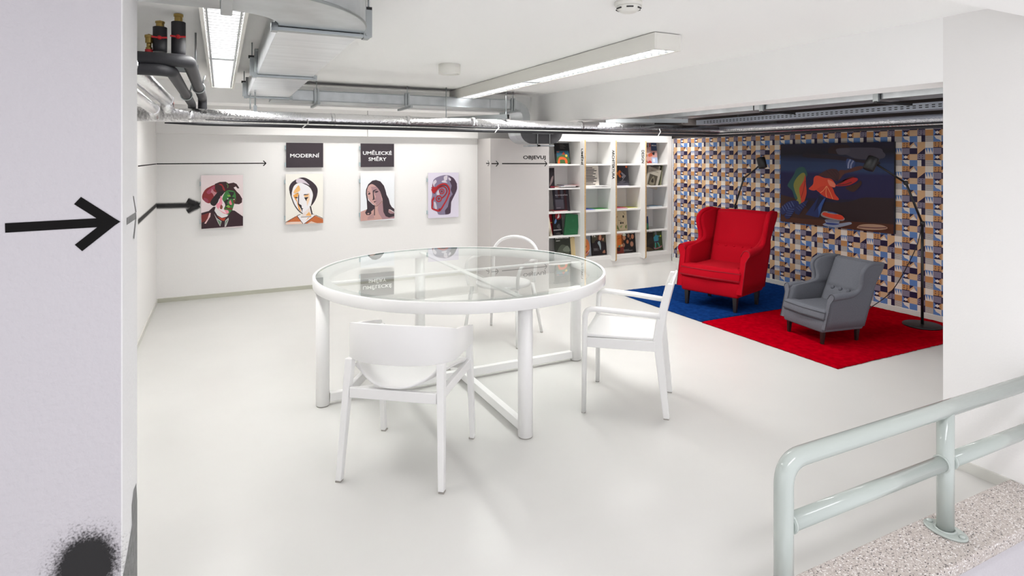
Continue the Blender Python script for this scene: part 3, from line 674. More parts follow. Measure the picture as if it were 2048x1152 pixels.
A.B([(165,330),(200,230),(290,165),(380,135),(470,150),(590,230),(660,330),(655,450),(610,560),(545,640),(560,560),(580,440),(540,330),(450,260),(330,230),(250,280),(215,380),(205,450)], '#3c3038')
A.B([(290,170),(340,150),(430,185),(520,275),(430,235),(300,225)], '#d9cdd6')
A.B([(330,235),(430,250),(530,330),(575,430),(550,570),(500,680),(400,765),(330,700),(260,600),(215,480),(225,350)], '#f0edf0')
A.B([(330,270),(355,330),(345,370),(260,410),(245,380),(290,310)], '#f0bc78')
A.P([(235,440),(320,395),(330,440),(290,500),(340,640),(380,740),(330,690),(300,560),(250,480)], '#eda54c')
A.P([(420,440),(520,410),(525,520),(480,640),(470,560)], '#f3d6b8'); A.P([(425,452),(500,445),(490,465),(425,468)], '#eda54c')
A.P([(320,470),(338,410),(335,590),(380,620),(385,670),(415,680),(395,690),(398,745),(375,690),(350,650),(318,600)], I)
for q in ([(250,470),(325,480),(290,500)], [(425,485),(505,478),(470,520),(468,555)], [(245,415),(330,403),(330,412)], [(410,445),(430,425),(505,428),(500,438)]): A.P(q, I)
A.T([(180,380),(215,500),(260,610),(330,710),(400,768)], 16, I)
A.P([(400,765),(500,680),(525,640),(570,790),(540,825),(370,825)], '#eadfdb'); A.P([(510,740),(550,790),(545,815),(450,800)], '#efb268')
A.P([(522,640),(545,640),(578,790),(556,790)], I)
A.P([(270,815),(300,800),(400,945),(105,945),(105,915)], '#c9703f'); A.P([(610,805),(762,880),(762,945),(440,945)], '#c9703f')
A.P([(105,910),(200,900),(370,905),(400,945),(105,945)], '#e9cdbd'); A.P([(480,945),(550,905),(640,940),(660,945)], '#e9cdbd')
A.P([(300,800),(360,775),(370,825),(540,828),(580,780),(620,800),(430,945),(405,945)], '#f0ecee'); A.P([(470,870),(490,840),(520,835),(450,900)], '#efb268')
for q in ([(105,905),(280,812)], [(300,800),(405,943)], [(425,945),(620,808),(580,775)], [(370,826),(550,826)], [(300,800),(362,776)], [(625,800),(762,868)]): A.T(q, 9, I, False)
panel('portrait_panel', .653, .748, .404, .566, 'portrait panel of a woman with orange cheeks under the left black sign', 'wall panel', 'portrait panels on the back wall', A)
A = PxInk(130, -46, 890, 1048, .404, .566); I = '#3d3138'
A.P([(130,-46),(890,-46),(890,1048),(130,1048)], '#eceff3')
A.P([(130,835),(240,795),(450,700),(615,600),(760,800),(890,880),(890,1022),(130,1048)], '#c79d95')
A.P([(520,720),(620,620),(660,800),(890,880),(890,1022),(620,1030),(540,900),(510,800)], '#a8858a'); A.P([(290,960),(420,880),(430,1000),(280,1030)], '#b28e8c')
A.P([(250,330),(300,210),(390,130),(470,115),(570,150),(650,250),(690,370),(710,460),(760,560),(790,680),(830,750),(890,800),(890,870),(800,810),(762,800),(750,870),(800,910),(890,905),(890,970),(770,995),(690,960),(640,860),(620,600),(560,400),(480,280),(370,210),(290,290),(270,430),(300,580),(400,680),(450,720),(430,780),(360,840),(370,880),(330,920),(260,915),(230,860),(275,770),(265,580),(245,430)], I)
A.B([(380,208),(480,270),(560,380),(600,500),(612,600),(490,715),(440,700),(340,610),(280,480),(270,380),(300,260)], '#caa19b')
A.P([(360,270),(480,270),(570,390),(608,600),(490,712),(460,660),(480,600),(430,570),(470,500),(430,420),(390,400)], '#ab888c')
A.B([(400,380),(430,345),(500,330),(440,372),(422,420),(440,540),(425,570),(385,575),(405,540)], I)
A.P([(415,610),(490,598),(440,640)], I); A.B([(290,440),(320,405),(350,430),(320,450)], I); A.B([(440,392),(480,368),(530,380),(480,410)], I)
A.T([(410,690),(480,718),(530,690),(612,606)], 9, I); A.T([(280,390),(310,382),(340,405)], 7, I); A.T([(437,725),(437,930)], 20, I, False); A.B([(275,885),(300,868),(325,880),(300,898)], '#c79d95')
panel('portrait_panel', 1.483, .748, .402, .563, 'portrait panel of a long haired woman under the right black sign', 'wall panel', 'portrait panels on the back wall', A)
A = PxInk(120, 105, 745, 1045, .404, .565); Rd = '#b3262c'
A.P([(120,105),(745,105),(745,1045),(120,1045)], '#ddd7e6')
A.B([(210,320),(240,240),(330,185),(470,155),(580,180),(670,260),(712,380),(700,500),(620,660),(585,760),(578,940),(540,975),(430,985),(330,975),(300,920),(230,880),(185,820),(180,700),(200,560),(195,430)], '#857b94')
A.P([(540,170),(640,220),(710,340),(710,450),(640,620),(590,720),(578,940),(530,980),(470,980),(460,900),(520,820),(560,640),(620,560),(580,470),(600,380),(560,290),(580,240)], '#4a3848')
for q in ([(215,310),(270,250),(290,300),(250,350),(240,400)], [(440,190),(510,165),(500,260),(450,270)], [(530,210),(580,230),(580,275),(545,260)], [(390,290),(440,265),(510,310),(430,310)], [(235,720),(270,720),(300,850),(250,840)], [(300,500),(330,470),(350,560),(290,560)]): A.B(q, '#d2cad4')
A.T([(250,540),(310,425),(400,372),(480,378),(530,440),(560,560)], 16, '#3a2a34')
A.T([(240,510),(300,400),(400,345),(480,350),(540,420),(550,520),(500,660),(440,770),(390,850),(340,900),(280,880),(200,840),(210,750),(200,690)], 30, Rd)
A.T([(250,520),(320,430),(420,395),(480,430),(500,500),(460,580),(390,640)], 26, '#9c2227')
for x, y, r in ((395,495,56), (335,645,66)): A.D(x, y, r, Rd); A.D(x, y, r*.66, '#7d7389'); A.D(x, y, r*.36, '#5a2a34'); A.D(x, y, r*.2, Rd)
A.P([(200,330),(230,400),(290,400),(260,460),(240,540),(205,520),(180,450),(205,430),(175,410),(215,400)], Rd); A.P([(180,680),(235,590),(250,640),(215,700)], Rd)
A.D(350, 880, 30, Rd); A.D(350, 880, 12, '#5a2a34')
panel('portrait_panel', 2.312, .743, .404, .565, 'lilac panel with a grey head wearing red rings', 'wall panel', 'portrait panels on the back wall', A)
M_ink_w = mat('white_lettering', (.88, .88, .88), .5)
for x, lab, lines in ((.658, 'black sign reading MODERNÍ', (('MODERNÍ', .5, .315, .052),)), (1.483, 'black sign reading UMĚLECKÉ SMĚRY', (('UMĚLECKÉ', .62, .345, .056), ('SMĚRY', .36, .215, .056)))):
    A = Ink(); A.rect(0, 0, .4, .279, '#3d353b')
    t = panel('wall_sign', x, 1.385, .4, .279, lab, 'sign', 'black signs on the back wall', A)
    for s_, vz, wd, ht in lines: text(s_, M_ink_w, t, (.2+(.0 if wd < .3 else .0), -.0012, vz*.279), (0, 0, 0), width=wd, height=ht, bold=.018)

# ------------------------------------------------------------------ large painting on the wallpaper
def painting():
    W_, H_ = 1.30, .895; a = Ink(.00015)
    def mp(p):
        u = (p[0]-81)/1249; top = 97-19*u; bot = 943+145*u; return (u*W_, (1-(p[1]-top)/(bot-top))*H_)
    def P(pts, c): a.poly([mp(p) for p in pts], c)
    def B(pts, c): a.blob([mp(p) for p in pts], c)
    def T(pts, wd, c): a.stroke([mp(p) for p in pts], wd/1249*W_, c)
    def band(l0, l1, c0, c1):
        xs = [i/12 for i in range(13)]; a.k += 1
        g = lambda L, u: L[0]+(L[1]-L[0])*u
        for i in range(12):
            u, v = xs[i], xs[i+1]
            a.poly([(u*W_, g(l0, u)), (v*W_, g(l0, v)), (v*W_, g(l1, v)), (u*W_, g(l1, u))], [c0, c0, c1, c1], a.k)
    band((0, 0), (.895, .895), '#1b1630', '#1b1630')
    band((.78, .80), (.895, .895), '#16111d', '#1d1830'); band((.70, .68), (.78, .80), '#253456', '#16111d')
    band((.60, .60), (.70, .68), '#2b3c62', '#2a3a5e'); band((.56, .56), (.60, .60), '#1e1c48', '#2b3c62'); band((.28, .32), (.56, .56), '#1c1540', '#1e1c48')
    B([(80,650),(180,680),(330,720),(520,740),(760,745),(900,735),(980,700),(1060,690),(1330,690),(1325,900),(1325,1080),(700,1020),(80,940)], '#2a1713') if False else None
    P([(81,650),(250,690),(560,735),(780,745),(920,730),(990,700),(1060,688),(1329,695),(1324,1086),(81,943)], '#27161a')
    P([(81,650),(300,700),(500,900),(700,950),(1326,975),(1323,1088),(81,943)], '#381d17'); P([(81,880),(300,915),(600,935),(1000,960),(1326,985),(1323,1088),(81,943)], '#4c2614')
    B([(700,120),(850,105),(900,140),(860,200),(700,205),(660,180)], '#2a171a')
    B([(380,200),(500,205),(740,225),(1000,270),(1180,290),(1175,330),(950,295),(650,262),(380,240)], '#231925')
    B([(760,150),(900,140),(1180,145),(1230,190),(1250,230),(1200,265),(980,265),(860,220),(780,215),(755,180)], '#47434f'); B([(758,155),(870,148),(900,175),(850,215),(780,215),(755,185)], '#4e4a55')
    B([(862,270),(890,262),(950,290),(940,350),(890,372),(862,330)], '#3b4a78'); T([(905,270),(885,310),(880,368)], 16, '#8d94b4'); T([(935,285),(912,325),(908,368)], 14, '#8d94b4')
    B([(1030,345),(1020,375),(930,405),(840,430),(790,490),(770,500),(765,450),(790,390),(870,385),(960,350)], '#55302a')
    B([(550,440),(650,385),(720,372),(770,390),(780,440),(770,510),(690,480),(600,455)], '#46282a')
    for x in (640, 680, 715, 745): T([(x,385),(x+40,430),(768,505)], 4, '#2c181c')
    B([(350,348),(390,360),(422,430),(400,480),(300,690),(265,690),(235,610),(178,560),(190,520),(250,440),(290,370)], '#2d5350')
    B([(350,418),(390,420),(395,470),(350,560),(345,690),(345,778),(310,740),(285,720),(300,690),(270,620),(252,540),(290,470)], '#85823f')
    B([(398,440),(405,540),(412,640),(380,740),(350,778),(345,720),(325,620),(330,570),(375,500)], '#c23d26'); T([(395,500),(375,600),(345,690)], 8, '#7a2318')
    B([(440,590),(490,540),(500,470),(540,445),(620,470),(700,485),(742,540),(735,578),(660,565),(560,590),(500,610)], '#d6452c')
    B([(530,600),(590,565),(650,560),(710,580),(740,650),(780,700),(770,718),(700,705),(650,690),(600,665),(560,630)], '#c93a24')
    for q in ([(645,562),(610,610),(575,635)], [(645,562),(640,640),(650,690)], [(650,562),(690,640),(715,705)]): T(q, 7, '#e88c5a')
    B([(660,490),(742,535),(735,575),(680,555)], '#e2785c')
    B([(742,560),(800,530),(860,490),(920,468),(980,480),(970,510),(900,550),(830,562)], '#b02020'); B([(760,545),(830,520),(880,470),(950,460),(830,500)], '#4a2420'); T([(770,552),(850,545),(920,520)], 12, '#6a1d1a')
    B([(860,575),(960,540),(1010,505),(1018,545),(960,615),(920,625),(870,600)], '#3a2018')
    P([(580,650),(640,690),(600,790),(560,905),(540,908),(400,875),(470,790)], '#1f2c5c'); P([(640,690),(600,770),(575,860),(560,905),(550,800),(590,720)], '#32508c'); P([(560,660),(620,690),(540,800),(500,850)], '#141838')
    B([(90,800),(180,730),(290,720),(310,760),(160,850),(110,870),(85,840)], '#232a58'); P([(130,885),(270,740),(330,760),(200,915),(160,920)], '#1e2652'); P([(270,790),(400,720),(440,715),(380,800),(320,880),(270,860)], '#20264e')
    for k in range(5): T([(105+k*30, 775-k*12),(140+k*30, 830-k*12)], 4, '#6f7fb4')
    for k in range(4): T([(150+k*12, 875-k*22),(225+k*12, 880-k*22)], 4, '#5a6aa4')
    for k in range(4): T([(290+k*25, 790-k*16),(335+k*25, 830-k*16)], 4, '#44528c')
    B([(585,885),(600,850),(640,838),(760,865),(840,910),(840,940),(790,945),(640,915)], '#8f8480'); B([(605,880),(620,852),(700,870),(800,880),(840,915),(810,935),(700,915)], '#cf3c22'); T([(660,848),(720,855),(760,868)], 10, '#3a4a84')
    B([(605,985),(640,965),(630,940),(660,930),(785,950),(790,975),(900,960),(920,980),(860,1000),(760,1020),(650,1005)], '#8d93a4'); B([(635,965),(700,968),(790,980),(740,992),(660,985)], '#2b3c7c'); B([(632,938),(680,930),(785,948),(780,962),(680,958)], '#6f7488')
    B([(975,1020),(1010,990),(1100,980),(1220,990),(1275,1022),(1220,1042),(1080,1044),(1000,1030)], '#a8876f'); T([(990,1012),(1100,1020),(1180,1022),(1265,1018)], 9, '#5a3038')
    return a
t = tag(empty('painting', (XR-.028, 4.842, .757)), 'large dark surreal painting with red drapery on the patterned wall', 'painting')
MB().box(.0, .026, -1.30, 0, 0, .895).build('canvas', mat('dark_canvas_edge', (.012, .010, .014), .7), t, .002)
painting().build('print', t, (-.0006, 0, 0), (0, 0, -pi/2))

# ------------------------------------------------------------------ bookcase
BX0, BX1, BY = 3.815, 5.862, 6.712
bk = tag(empty('bookcase', (BX0, BY, 0)), 'white built in bookcase with four columns of magazines', 'bookcase')
def bpart(name, m, x0, x1, y0, y1, z0, z1, bevel=.0015):
    return MB().box(x0-BX0, x1-BX0, y0-BY, y1-BY, z0, z1).build(name, m, bk, bevel)
DX = (4.300, 4.797, 5.300)                                # right faces follow
TH = .022; BD = 7.04
bpart('plinth', M_whitem, BX0, BX1, 6.722, BD, 0, .105)
bpart('base_shelf', M_whitem, BX0, BX1, BY, BD, .105, .155)
bpart('side_panel', M_whitem, BX0, BX0+.006, BY, BD, .155, 1.712); bpart('side_panel', M_whitem, 5.785, BX1, BY, BD, .155, 1.712)
bpart('top_panel', M_whitem, BX0, BX1, BY, BD, 1.712, 1.90)
bpart('back_panel', M_whitem, BX0, BX1, BD, BD+.015, .1, 1.72)
for i, x in enumerate(DX):
    o = bpart('divider', M_whitem, x, x+TH, BY+.001, BD, .155, 1.712)
    pr = .102; z0, z1 = .092, 1.73; r = .03                # fin standing proud of the front, lower corner rounded
    prof = [(0, z1), (0, z0), (-pr+r, z0)] + [(-pr+r-r*sin(a), z0+r-r*cos(a)) for a in [pi/2*k/5 for k in range(1, 6)]] + [(-pr, z1)]
    m = MB(); n = len(prof)
    m.add([(x-BX0, b, c) for b, c in prof]+[(x-BX0+TH, b, c) for b, c in prof], [tuple(range(n))[::-1], tuple(range(n, 2*n))]+[(k, (k+1) % n, n+(k+1) % n, n+k) for k in range(n)])
    fin = m.build('lettered_fin', M_whitem, bk)
    e = MB(); ed = prof[2:]
    q = [Vector((x-BX0+TH/2, b-.0006, c-.0006*(1 if k < 5 else 0))) for k, (b, c) in enumerate(ed)]
    m2 = MB(); n2 = len(ed)
    m2.add([(x-BX0+.0005, b-.0008, c-.0003) for b, c in ed]+[(x-BX0+TH-.0005, b-.0008, c-.0003) for b, c in ed], [(k, k+1, n2+k+1, n2+k) for k in range(n2-1)])
    m2.build('plywood_edge', M_birch, fin)
    word, lo, hi = (('UMĚNÍ', 1.40, 1.615), ('ARCHITEKTURA', 1.205, 1.60), ('DESIGN', 1.42, 1.60))[i]
    tx = text(word, M_paint, fin, (x-BX0-.0015, -.053, (lo+hi)/2), (0, pi/2, -pi/2), width=hi-lo, height=.060, name='lettering', bold=.02)
    tx.rotation_mode = 'XYZ'; tx.matrix_local = Matrix.Translation((x-BX0-.0015, -.053, (lo+hi)/2)) @ Matrix(((0, 1, 0, 0), (0, 0, -1, 0), (-1, 0, 0, 0), (0, 0, 0, 1)))
COLS = [(BX0+.006, DX[0]), (DX[0]+TH, DX[1]), (DX[1]+TH, DX[2]), (DX[2]+TH, 5.785)]
SH = [1.409, 1.097, .784, .469]                           # shelf tops
for a, b in COLS:
    for z in SH: bpart('shelf', M_whitem, a+.0005, b-.0005, BY+.004, BD-.001, z-.02, z)
FLOORS = [1.409, 1.097, .784, .469, .155]

# ------------------------------------------------------------------ books and magazines
def cover_sheet(wd, ht, shapes, bg):
    a = Ink(.0002); a.rect(0, 0, wd, ht, bg)
    for s in shapes:
        k = s[0]
        if k == 'r': a.rect(s[1]*wd, s[2]*ht, s[3]*wd, s[4]*ht, s[5])
        elif k == 'b': a.blob([(x*wd, y*ht) for x, y in s[1]], s[2])
        elif k == 'p': a.poly([(x*wd, y*ht) for x, y in s[1]], s[2])
        elif k == 't': a.stroke([(x*wd, y*ht) for x, y in s[1]], s[2]*wd, s[3])
        elif k == 'd': a.disc(s[1]*wd, s[2]*ht, s[3]*wd, s[4], 12, s[3]*wd*(s[5] if len(s) > 5 else 1))
    return a
def standing(name, px, row, wd, ht, th, bg, shapes, label, cat_, lean=.16, rz=0, roll=0, yoff=.10, spine=None, words=(), group='books and magazines in the bookcase'):
    """a book standing on shelf `row`, its left lower corner under image column px"""
    z = FLOORS[row]; y = BY+yoff; x = at_y(px, 300, y).x
    t = tag(empty(name, (x, y, z+.0008)), label, cat_, group); t.rotation_euler = (-lean, roll, rz)
    m = mat('cover_'+(spine or bg), spine or bg, .5)
    MB().box(0, wd, 0, th, 0, ht).build('cover', m, t, .0008)
    MB().box(.003, wd+.0006, .002, th-.002, .003, ht+.0006).build('page_block', M_page, t) if th > .008 else None
    cover_sheet(wd, ht, shapes, bg).build('print', t, (0, -.0004, 0))
    for s_, cx, cy, ww, hh, col in words:
        text(s_, mat('ink_'+col, col, .5), t, (cx*wd, -.0040, cy*ht), (0, 0, 0), width=ww*wd, height=hh*ht, bold=.012)
    return t
def lying(name, px, row, wd, dp, th, col, label, cat_='magazine', rz=0, yoff=.02, zoff=0, top=None, edge=None):
    z = FLOORS[row]; y = BY+yoff; x = at_y(px, 300, y).x
    t = tag(empty(name, (x, y, z+.0008+zoff), rz), label, cat_, 'flat magazines in the bookcase')
    MB().box(0, wd, 0, dp, .001, th-.001).build('page_block', mat('edge_'+(edge or '#e4e2de'), edge or '#e4e2de', .7), t)
    m = mat('cover_'+col, col, .5)
    MB().box(-.001, wd+.001, -.001, dp+.001, th-.001, th).build('front_cover', m, t); MB().box(-.001, wd+.001, -.001, dp+.001, 0, .001).build('back_cover', m, t)
    if top: a = cover_sheet(wd, dp, top, col); a.build('print', t, (0, 0, th+.0003), (-pi/2, 0, 0))
    return t
W_ = '#e6e2dc'
# row 1
standing('book', 1112, 0, .225, .285, .02, '#100f10', [('r',.10,.03,.93,.63,'#24566a'),('b',[(.1,.05),(.5,.03),(.93,.05),(.93,.3),(.6,.45),(.3,.4),(.1,.3)],'#3d5a2e'),('b',[(.12,.05),(.25,.3),(.5,.34),(.75,.25),(.8,.05),(.65,.05),(.6,.2),(.3,.2),(.28,.05)],'#c85a28'),('p',[(.45,.45),(.58,.6),(.7,.45)],'#a03c26'),('d',.75,.4,.08,'#c8b048'),('r',.12,.56,.28,.6,'#b04a2a')]+[('r',.35,.93-k*.05,.35+.25+.08*(k%3),.945-k*.05,'#5a5652') for k in range(5)], 'black book with colourful landscape picture, top left compartment', 'book')
lying('magazine', 1104, 0, .24, .2, .007, W_, 'white magazine lying below the black picture book', yoff=.012)
standing('magazine', 1289.5, 0, .235, .30, .008, '#b98f88', [('r',.55,.62,1,1,'#2f3f5e'),('r',0,.78,.4,1,'#8a7f88'),('b',[(.05,.8),(.2,.95),(.3,.8)],'#5c5a40'),('b',[(0,.6),(.3,.7),(.5,.55),(.3,.45),(.05,.5)],'#c9aaa4'),('b',[(.3,.45),(.6,.52),(.62,.38),(.35,.33)],'#b0543a'),('t',[(.05,.5),(.2,.4),(.1,.25),(.2,.05)],.05,'#2c2a36'),('r',.55,.02,1,.3,'#9fb0cc'),('r',.62,.08,.8,.24,'#c9d0e0'),('b',[(.2,.05),(.4,.15),(.55,.05),(.4,.0)],'#9c2f2a'),('b',[(.6,.5),(.8,.55),(.75,.4)],'#23242c'),('r',.42,.8,.52,.98,'#8c3a38')], 'collage covered magazine, top right compartment', 'magazine', lean=.10, words=(('Mánes', .78, .88, .34, .06, '#e8e4e0'),))
lying('magazine', 1292, 0, .2, .2, .006, '#d8c8c0', 'pale magazine lying below the collage cover', yoff=.012)
# row 2
standing('book', 1088, 1, .16, .265, .012, '#1d161b', [('b',[(.5,.1),(.8,.3),(.9,.6),(.7,.5)],'#7a6a6a'),('r',.6,.02,1,.1,'#7a2030')], 'dark book half hidden behind the partition edge', 'book', lean=.05, yoff=.03)
lying('magazine', 1099, 1, .24, .2, .010, '#c9603a', 'orange covered magazine lying under others, left column', top=[('r',.1,.1,.5,.6,'#e08a60'),('r',.5,.3,.95,.9,'#8f4a5a')], yoff=.06)
lying('magazine', 1122, 1, .235, .21, .012, '#c3c6cc', 'grey magazine with coloured cover lying on the second shelf', top=[('r',.1,.1,.4,.5,'#5a6f94'),('r',.45,.3,.9,.9,'#c05a50'),('r',.5,.1,.8,.28,'#e8e0d8')], rz=.06, zoff=.011, yoff=.008)
lying('magazine', 1128, 1, .24, .2, .010, '#b4555a', 'red and grey magazine on top of the second shelf pile', top=[('r',.05,.05,.5,.95,'#b9c4cc'),('r',.55,.2,.9,.6,'#e0d8d0')], rz=-.04, zoff=.024, yoff=.03)
standing('book', 1169, 1, .24, .285, .018, '#d8d0c6', [('r',.06,.90-k*.073,.60+.34*((k*7)%5)/5,.935-k*.073,'#2b2728') for k in range(12)], 'cream book covered with lines of bold type', 'book', lean=.10)
lying('magazine', 1171, 1, .26, .2, .007, '#e6e2e6', 'white magazine lying under the type covered book', yoff=.015)
lying('magazine', 1190, 1, .24, .18, .007, '#eceaea', 'white leaflet with black logo on the second shelf', top=[('r',.08,.05,.16,.12,'#222222')], yoff=.006, zoff=.008)
standing('book', 1230, 1, .245, .285, .016, '#35333a', [('p',[(0,.82),(.5,1),(0,1)],'#1f1e22'),('d',.88,.95,.07,'#d0632c'),('p',[(.16,.62),(.40,.80),(.52,.70),(.38,.60),(.5,.48),(.4,.40)],'#d2672a'),('p',[(.52,.70),(.80,.52),(.58,.36),(.48,.45),(.60,.53),(.48,.62)],'#8d8a90'),('t',[(.4,.18),(.8,.5)],.02,'#b8b4b8'),('b',[(.3,.2),(.6,.28),(.75,.22),(.5,.15)],'#55525a'),('r',0,0,1,.14,'#4a474e')]+[('r',.1+k*.18,.3,.11+k*.18,.9,'#232226') for k in range(4)], 'dark book with orange and grey bent bars', 'book', lean=.12)
lying('magazine', 1234, 1, .24, .2, .007, '#dcdae4', 'pale magazine lying under the bent bar book', yoff=.008)
M_cl = dict(bg='#a8a294')
standing('book', 1289, 1, .215, .29, .03, '#aaa496', [('r',.18,.12,.82,.66,'#4c473c'),('b',[(.3,.2),(.5,.6),(.7,.3),(.6,.15)],'#7a7462'),('b',[(.4,.3),(.5,.5),(.6,.3)],'#2f2b26'),('r',.2,.82,.8,.87,'#938d80')], 'tilted grey book with dark framed picture', 'book', lean=.06, roll=.30, rz=-.12, yoff=.05)
standing('book', 1310, 1, .026, .285, .19, '#b6b0a2', [('r',.3,.1,.7,.9,'#a39c8e')], 'second grey book leaning beside the framed picture one', 'book', lean=0, roll=.26, yoff=.05)
standing('magazine', 1317, 1, .014, .285, .19, '#39402f', [('r',.2,.1,.5,.9,'#6f7a5a')], 'dark green magazine leaning in the right column', 'magazine', lean=0, roll=.20, yoff=.05)
standing('magazine', 1321, 1, .010, .29, .19, '#8d8f70', [('r',.3,.1,.7,.9,'#c9c4a8')], 'olive magazine rightmost of the leaning row', 'magazine', lean=0, roll=.13, yoff=.05)
# row 3
standing('book', 1109, 2, .245, .30, .014, '#2b272f', [('r',.1,.10,.62,.52,'#56545e'),('r',.30,.62,.42,.98,'#3f1f22'),('r',.68,.0,.82,.98,'#3a1a20'),('r',.14,.6,.3,.95,'#4c4a54'),('r',.48,.55,.62,.95,'#4c4a54'),('r',.15,.14,.4,.16,'#a8a6ac')], 'dark book titled in white, third shelf of left column', 'book', lean=.17, words=(('SLOVENČIN', .5, .72, .78, .07, '#c8c4c8'),))
lying('book', 1109, 2, .21, .2, .013, '#9c1f30', 'red book lying under the dark titled one', 'book', rz=.05, yoff=.02)
lying('book', 1092, 2, .10, .2, .009, '#7a6a5c', 'brown book lying at the far left of third shelf', 'book', yoff=.05)
lying('magazine', 1126, 2, .19, .16, .006, W_, 'white leaflet poking out under the red book', yoff=-.0, zoff=-.0) if False else None
lying('magazine', 1167, 2, .19, .22, .014, '#3a56b4', 'blue covered magazine lying in the second column', yoff=.012)
lying('magazine', 1188, 2, .24, .22, .010, '#4cb456', 'green covered magazine lying in the second column', yoff=.06)
lying('magazine', 1226, 2, .24, .22, .018, '#c43c46', 'red covered magazine lying in the third column', yoff=.01, edge='#e0cdd4')
lying('magazine', 1256, 2, .17, .22, .010, '#cfd23c', 'yellow covered magazine lying in the third column', yoff=.05)
lying('magazine', 1283, 2, .14, .2, .010, '#8e8c94', 'grey magazine lying at left of the last column', yoff=.01)
lying('magazine', 1298, 2, .24, .2, .014, '#7fa6c4', 'light blue magazine lying in the last column', yoff=.05, top=[('r',.1,.1,.6,.9,'#a9c4d8')])
# row 4
standing('book', 1101, 3, .03, .25, .16, '#cfc6b4', [('b',[(.2,.2),(.6,.4),(.8,.3),(.5,.1)],'#8a8468')], 'cream book tilted at the left end of fourth shelf', 'book', lean=0, roll=-.20, rz=0, yoff=.02)
standing('book', 1094, 3, .17, .305, .02, '#8e1420', [('r',.3,.5,.8,.53,'#c8a040')], 'red book standing behind the cream one', 'book', lean=.06, roll=-.08, yoff=.16)
standing('book', 1107.5, 3, .135, .29, .02, '#17161a', [('d',.62,.85,.36,'#8e2028',1),('b',[(.5,.75),(.7,.95),(.75,.8)],'#e8dcdc'),('b',[(.15,.6),(.35,.75),(.4,.6),(.2,.5)],'#5f86b8'),('b',[(.4,.4),(.7,.5),(.8,.25),(.5,.3)],'#4a484c'),('b',[(.2,.05),(.6,.1),(.8,.02)],'#55504c'),('r',.0,.2,.9,.24,'#b8b4b4')], 'black book with red disc on its cover', 'book', lean=.08, roll=-.02, yoff=.12)
standing('book', 1128, 3, .20, .29, .024, '#23603c', [('t',[(.5,.75),(.55,.65),(.6,.75)],.012,'#3b7a54'),('t',[(.3,.3),(.6,.28),(.7,.3)],.012,'#3b7a54')], 'green book leaning to the right, fourth shelf', 'book', lean=.06, roll=.14, rz=-.1, yoff=.06, spine='#2c5f3f')
standing('book', 1230, 3, .215, .275, .02, '#c3b394', [('b',[(.1,.65),(.2,.8),(.25,.7)],'#3a3a26'),('d',.72,.72,.06,'#1f1d18',1.5),('d',.5,.4,.07,'#1f1d18',1),('d',.66,.4,.05,'#1f1d18',1.4),('b',[(.05,.2),(.2,.3),(.35,.05),(.2,.1)],'#6d7a4a'),('t',[(.3,.55),(.5,.5),(.55,.42)],.02,'#4a4430'),('t',[(.7,.95),(.85,.8)],.02,'#4a4430'),('b',[(.4,.22),(.6,.28),(.5,.15)],'#8a9a68'),('b',[(.8,.2),(.95,.3),(.9,.1)],'#6d7a4a'),('t',[(.1,.95),(.2,.88)],.03,'#5c6a3c')], 'beige book with leaf and berry pattern', 'book', lean=.10)
standing('book', 1283, 3, .13, .19, .014, '#27406e', [('r',0,0,1,.4,'#2f5a3a'),('b',[(.4,.2),(.8,.5),(1,.3),(.7,.1)],'#3a7a6a')], 'small blue and green book in the last column', 'book', lean=.10, yoff=.05)
# row 5
PR = 'PROSTOR'
standing('magazine', 1111, 4, .245, .295, .008, '#2f332b', [('b',[(.1,.2),(.4,.6),(.8,.5),(.9,.2),(.5,.1)],'#50564a'),('b',[(.5,.4),(.8,.55),(.95,.3),(.6,.3)],'#737a6c'),('r',.1,.78,.35,.81,'#c8c8c0')], 'dark green PROSTOR magazine, bottom left compartment', 'magazine', lean=.13, words=((PR, .5, .91, .86, .06, '#e8e6e0'),))
standing('magazine', 1135, 4, .16, .285, .007, '#d8c394', [('t',[(.05,.95),(.15,.8),(.05,.6),(.2,.4),(.1,.1)],.06,'#c85a3c'),('t',[(.4,.9),(.7,.95),(.9,.8)],.03,'#5a4a3c')], 'cream magazine with orange edge, bottom left compartment', 'magazine', lean=.13, yoff=.115)
standing('magazine', 1158, 4, .20, .285, .008, '#8a9098', [('b',[(.3,.1),(.35,.7),(.5,.85),(.8,.75),(.9,.4),(.7,.05)],'#d07a48'),('b',[(.5,.45),(.65,.5),(.6,.4)],'#3a2a24'),('b',[(.5,.2),(.7,.25),(.8,.15),(.6,.1)],'#a8483a'),('t',[(.6,.1),(.9,.3)],.04,'#c8c4c4')], 'magazine with orange portrait at left of second column', 'magazine', lean=.12)
standing('magazine', 1185, 4, .235, .31, .008, '#231d20', [('r',0,.55,1,1,'#4a4536'),('b',[(.4,.65),(.5,.95),(.7,.95),(.75,.7),(.6,.6)],'#5a2e26'),('b',[(.5,.7),(.55,.88),(.66,.88),(.68,.72),(.6,.66)],'#c08a6c'),('b',[(.15,.5),(.35,.68),(.7,.6),(.95,.5),(1,.1),(.2,.05)],'#231b1f'),('b',[(.4,.55),(.55,.62),(.62,.4),(.58,.22),(.5,.4)],'#9aaab0'),('b',[(.75,.7),(.85,.75),(.8,.6)],'#c08a6c'),('b',[(.7,.1),(.85,.22),(.9,.08)],'#b07a60')]+[('r',.1,.3-k*.03,.35+.1*(k%2),.31-k*.03,'#8a8688') for k in range(4)], 'magazine marked PZ with a seated figure', 'magazine', lean=.10, words=(('PZ', .17, .88, .26, .13, '#e8e4dc'),))
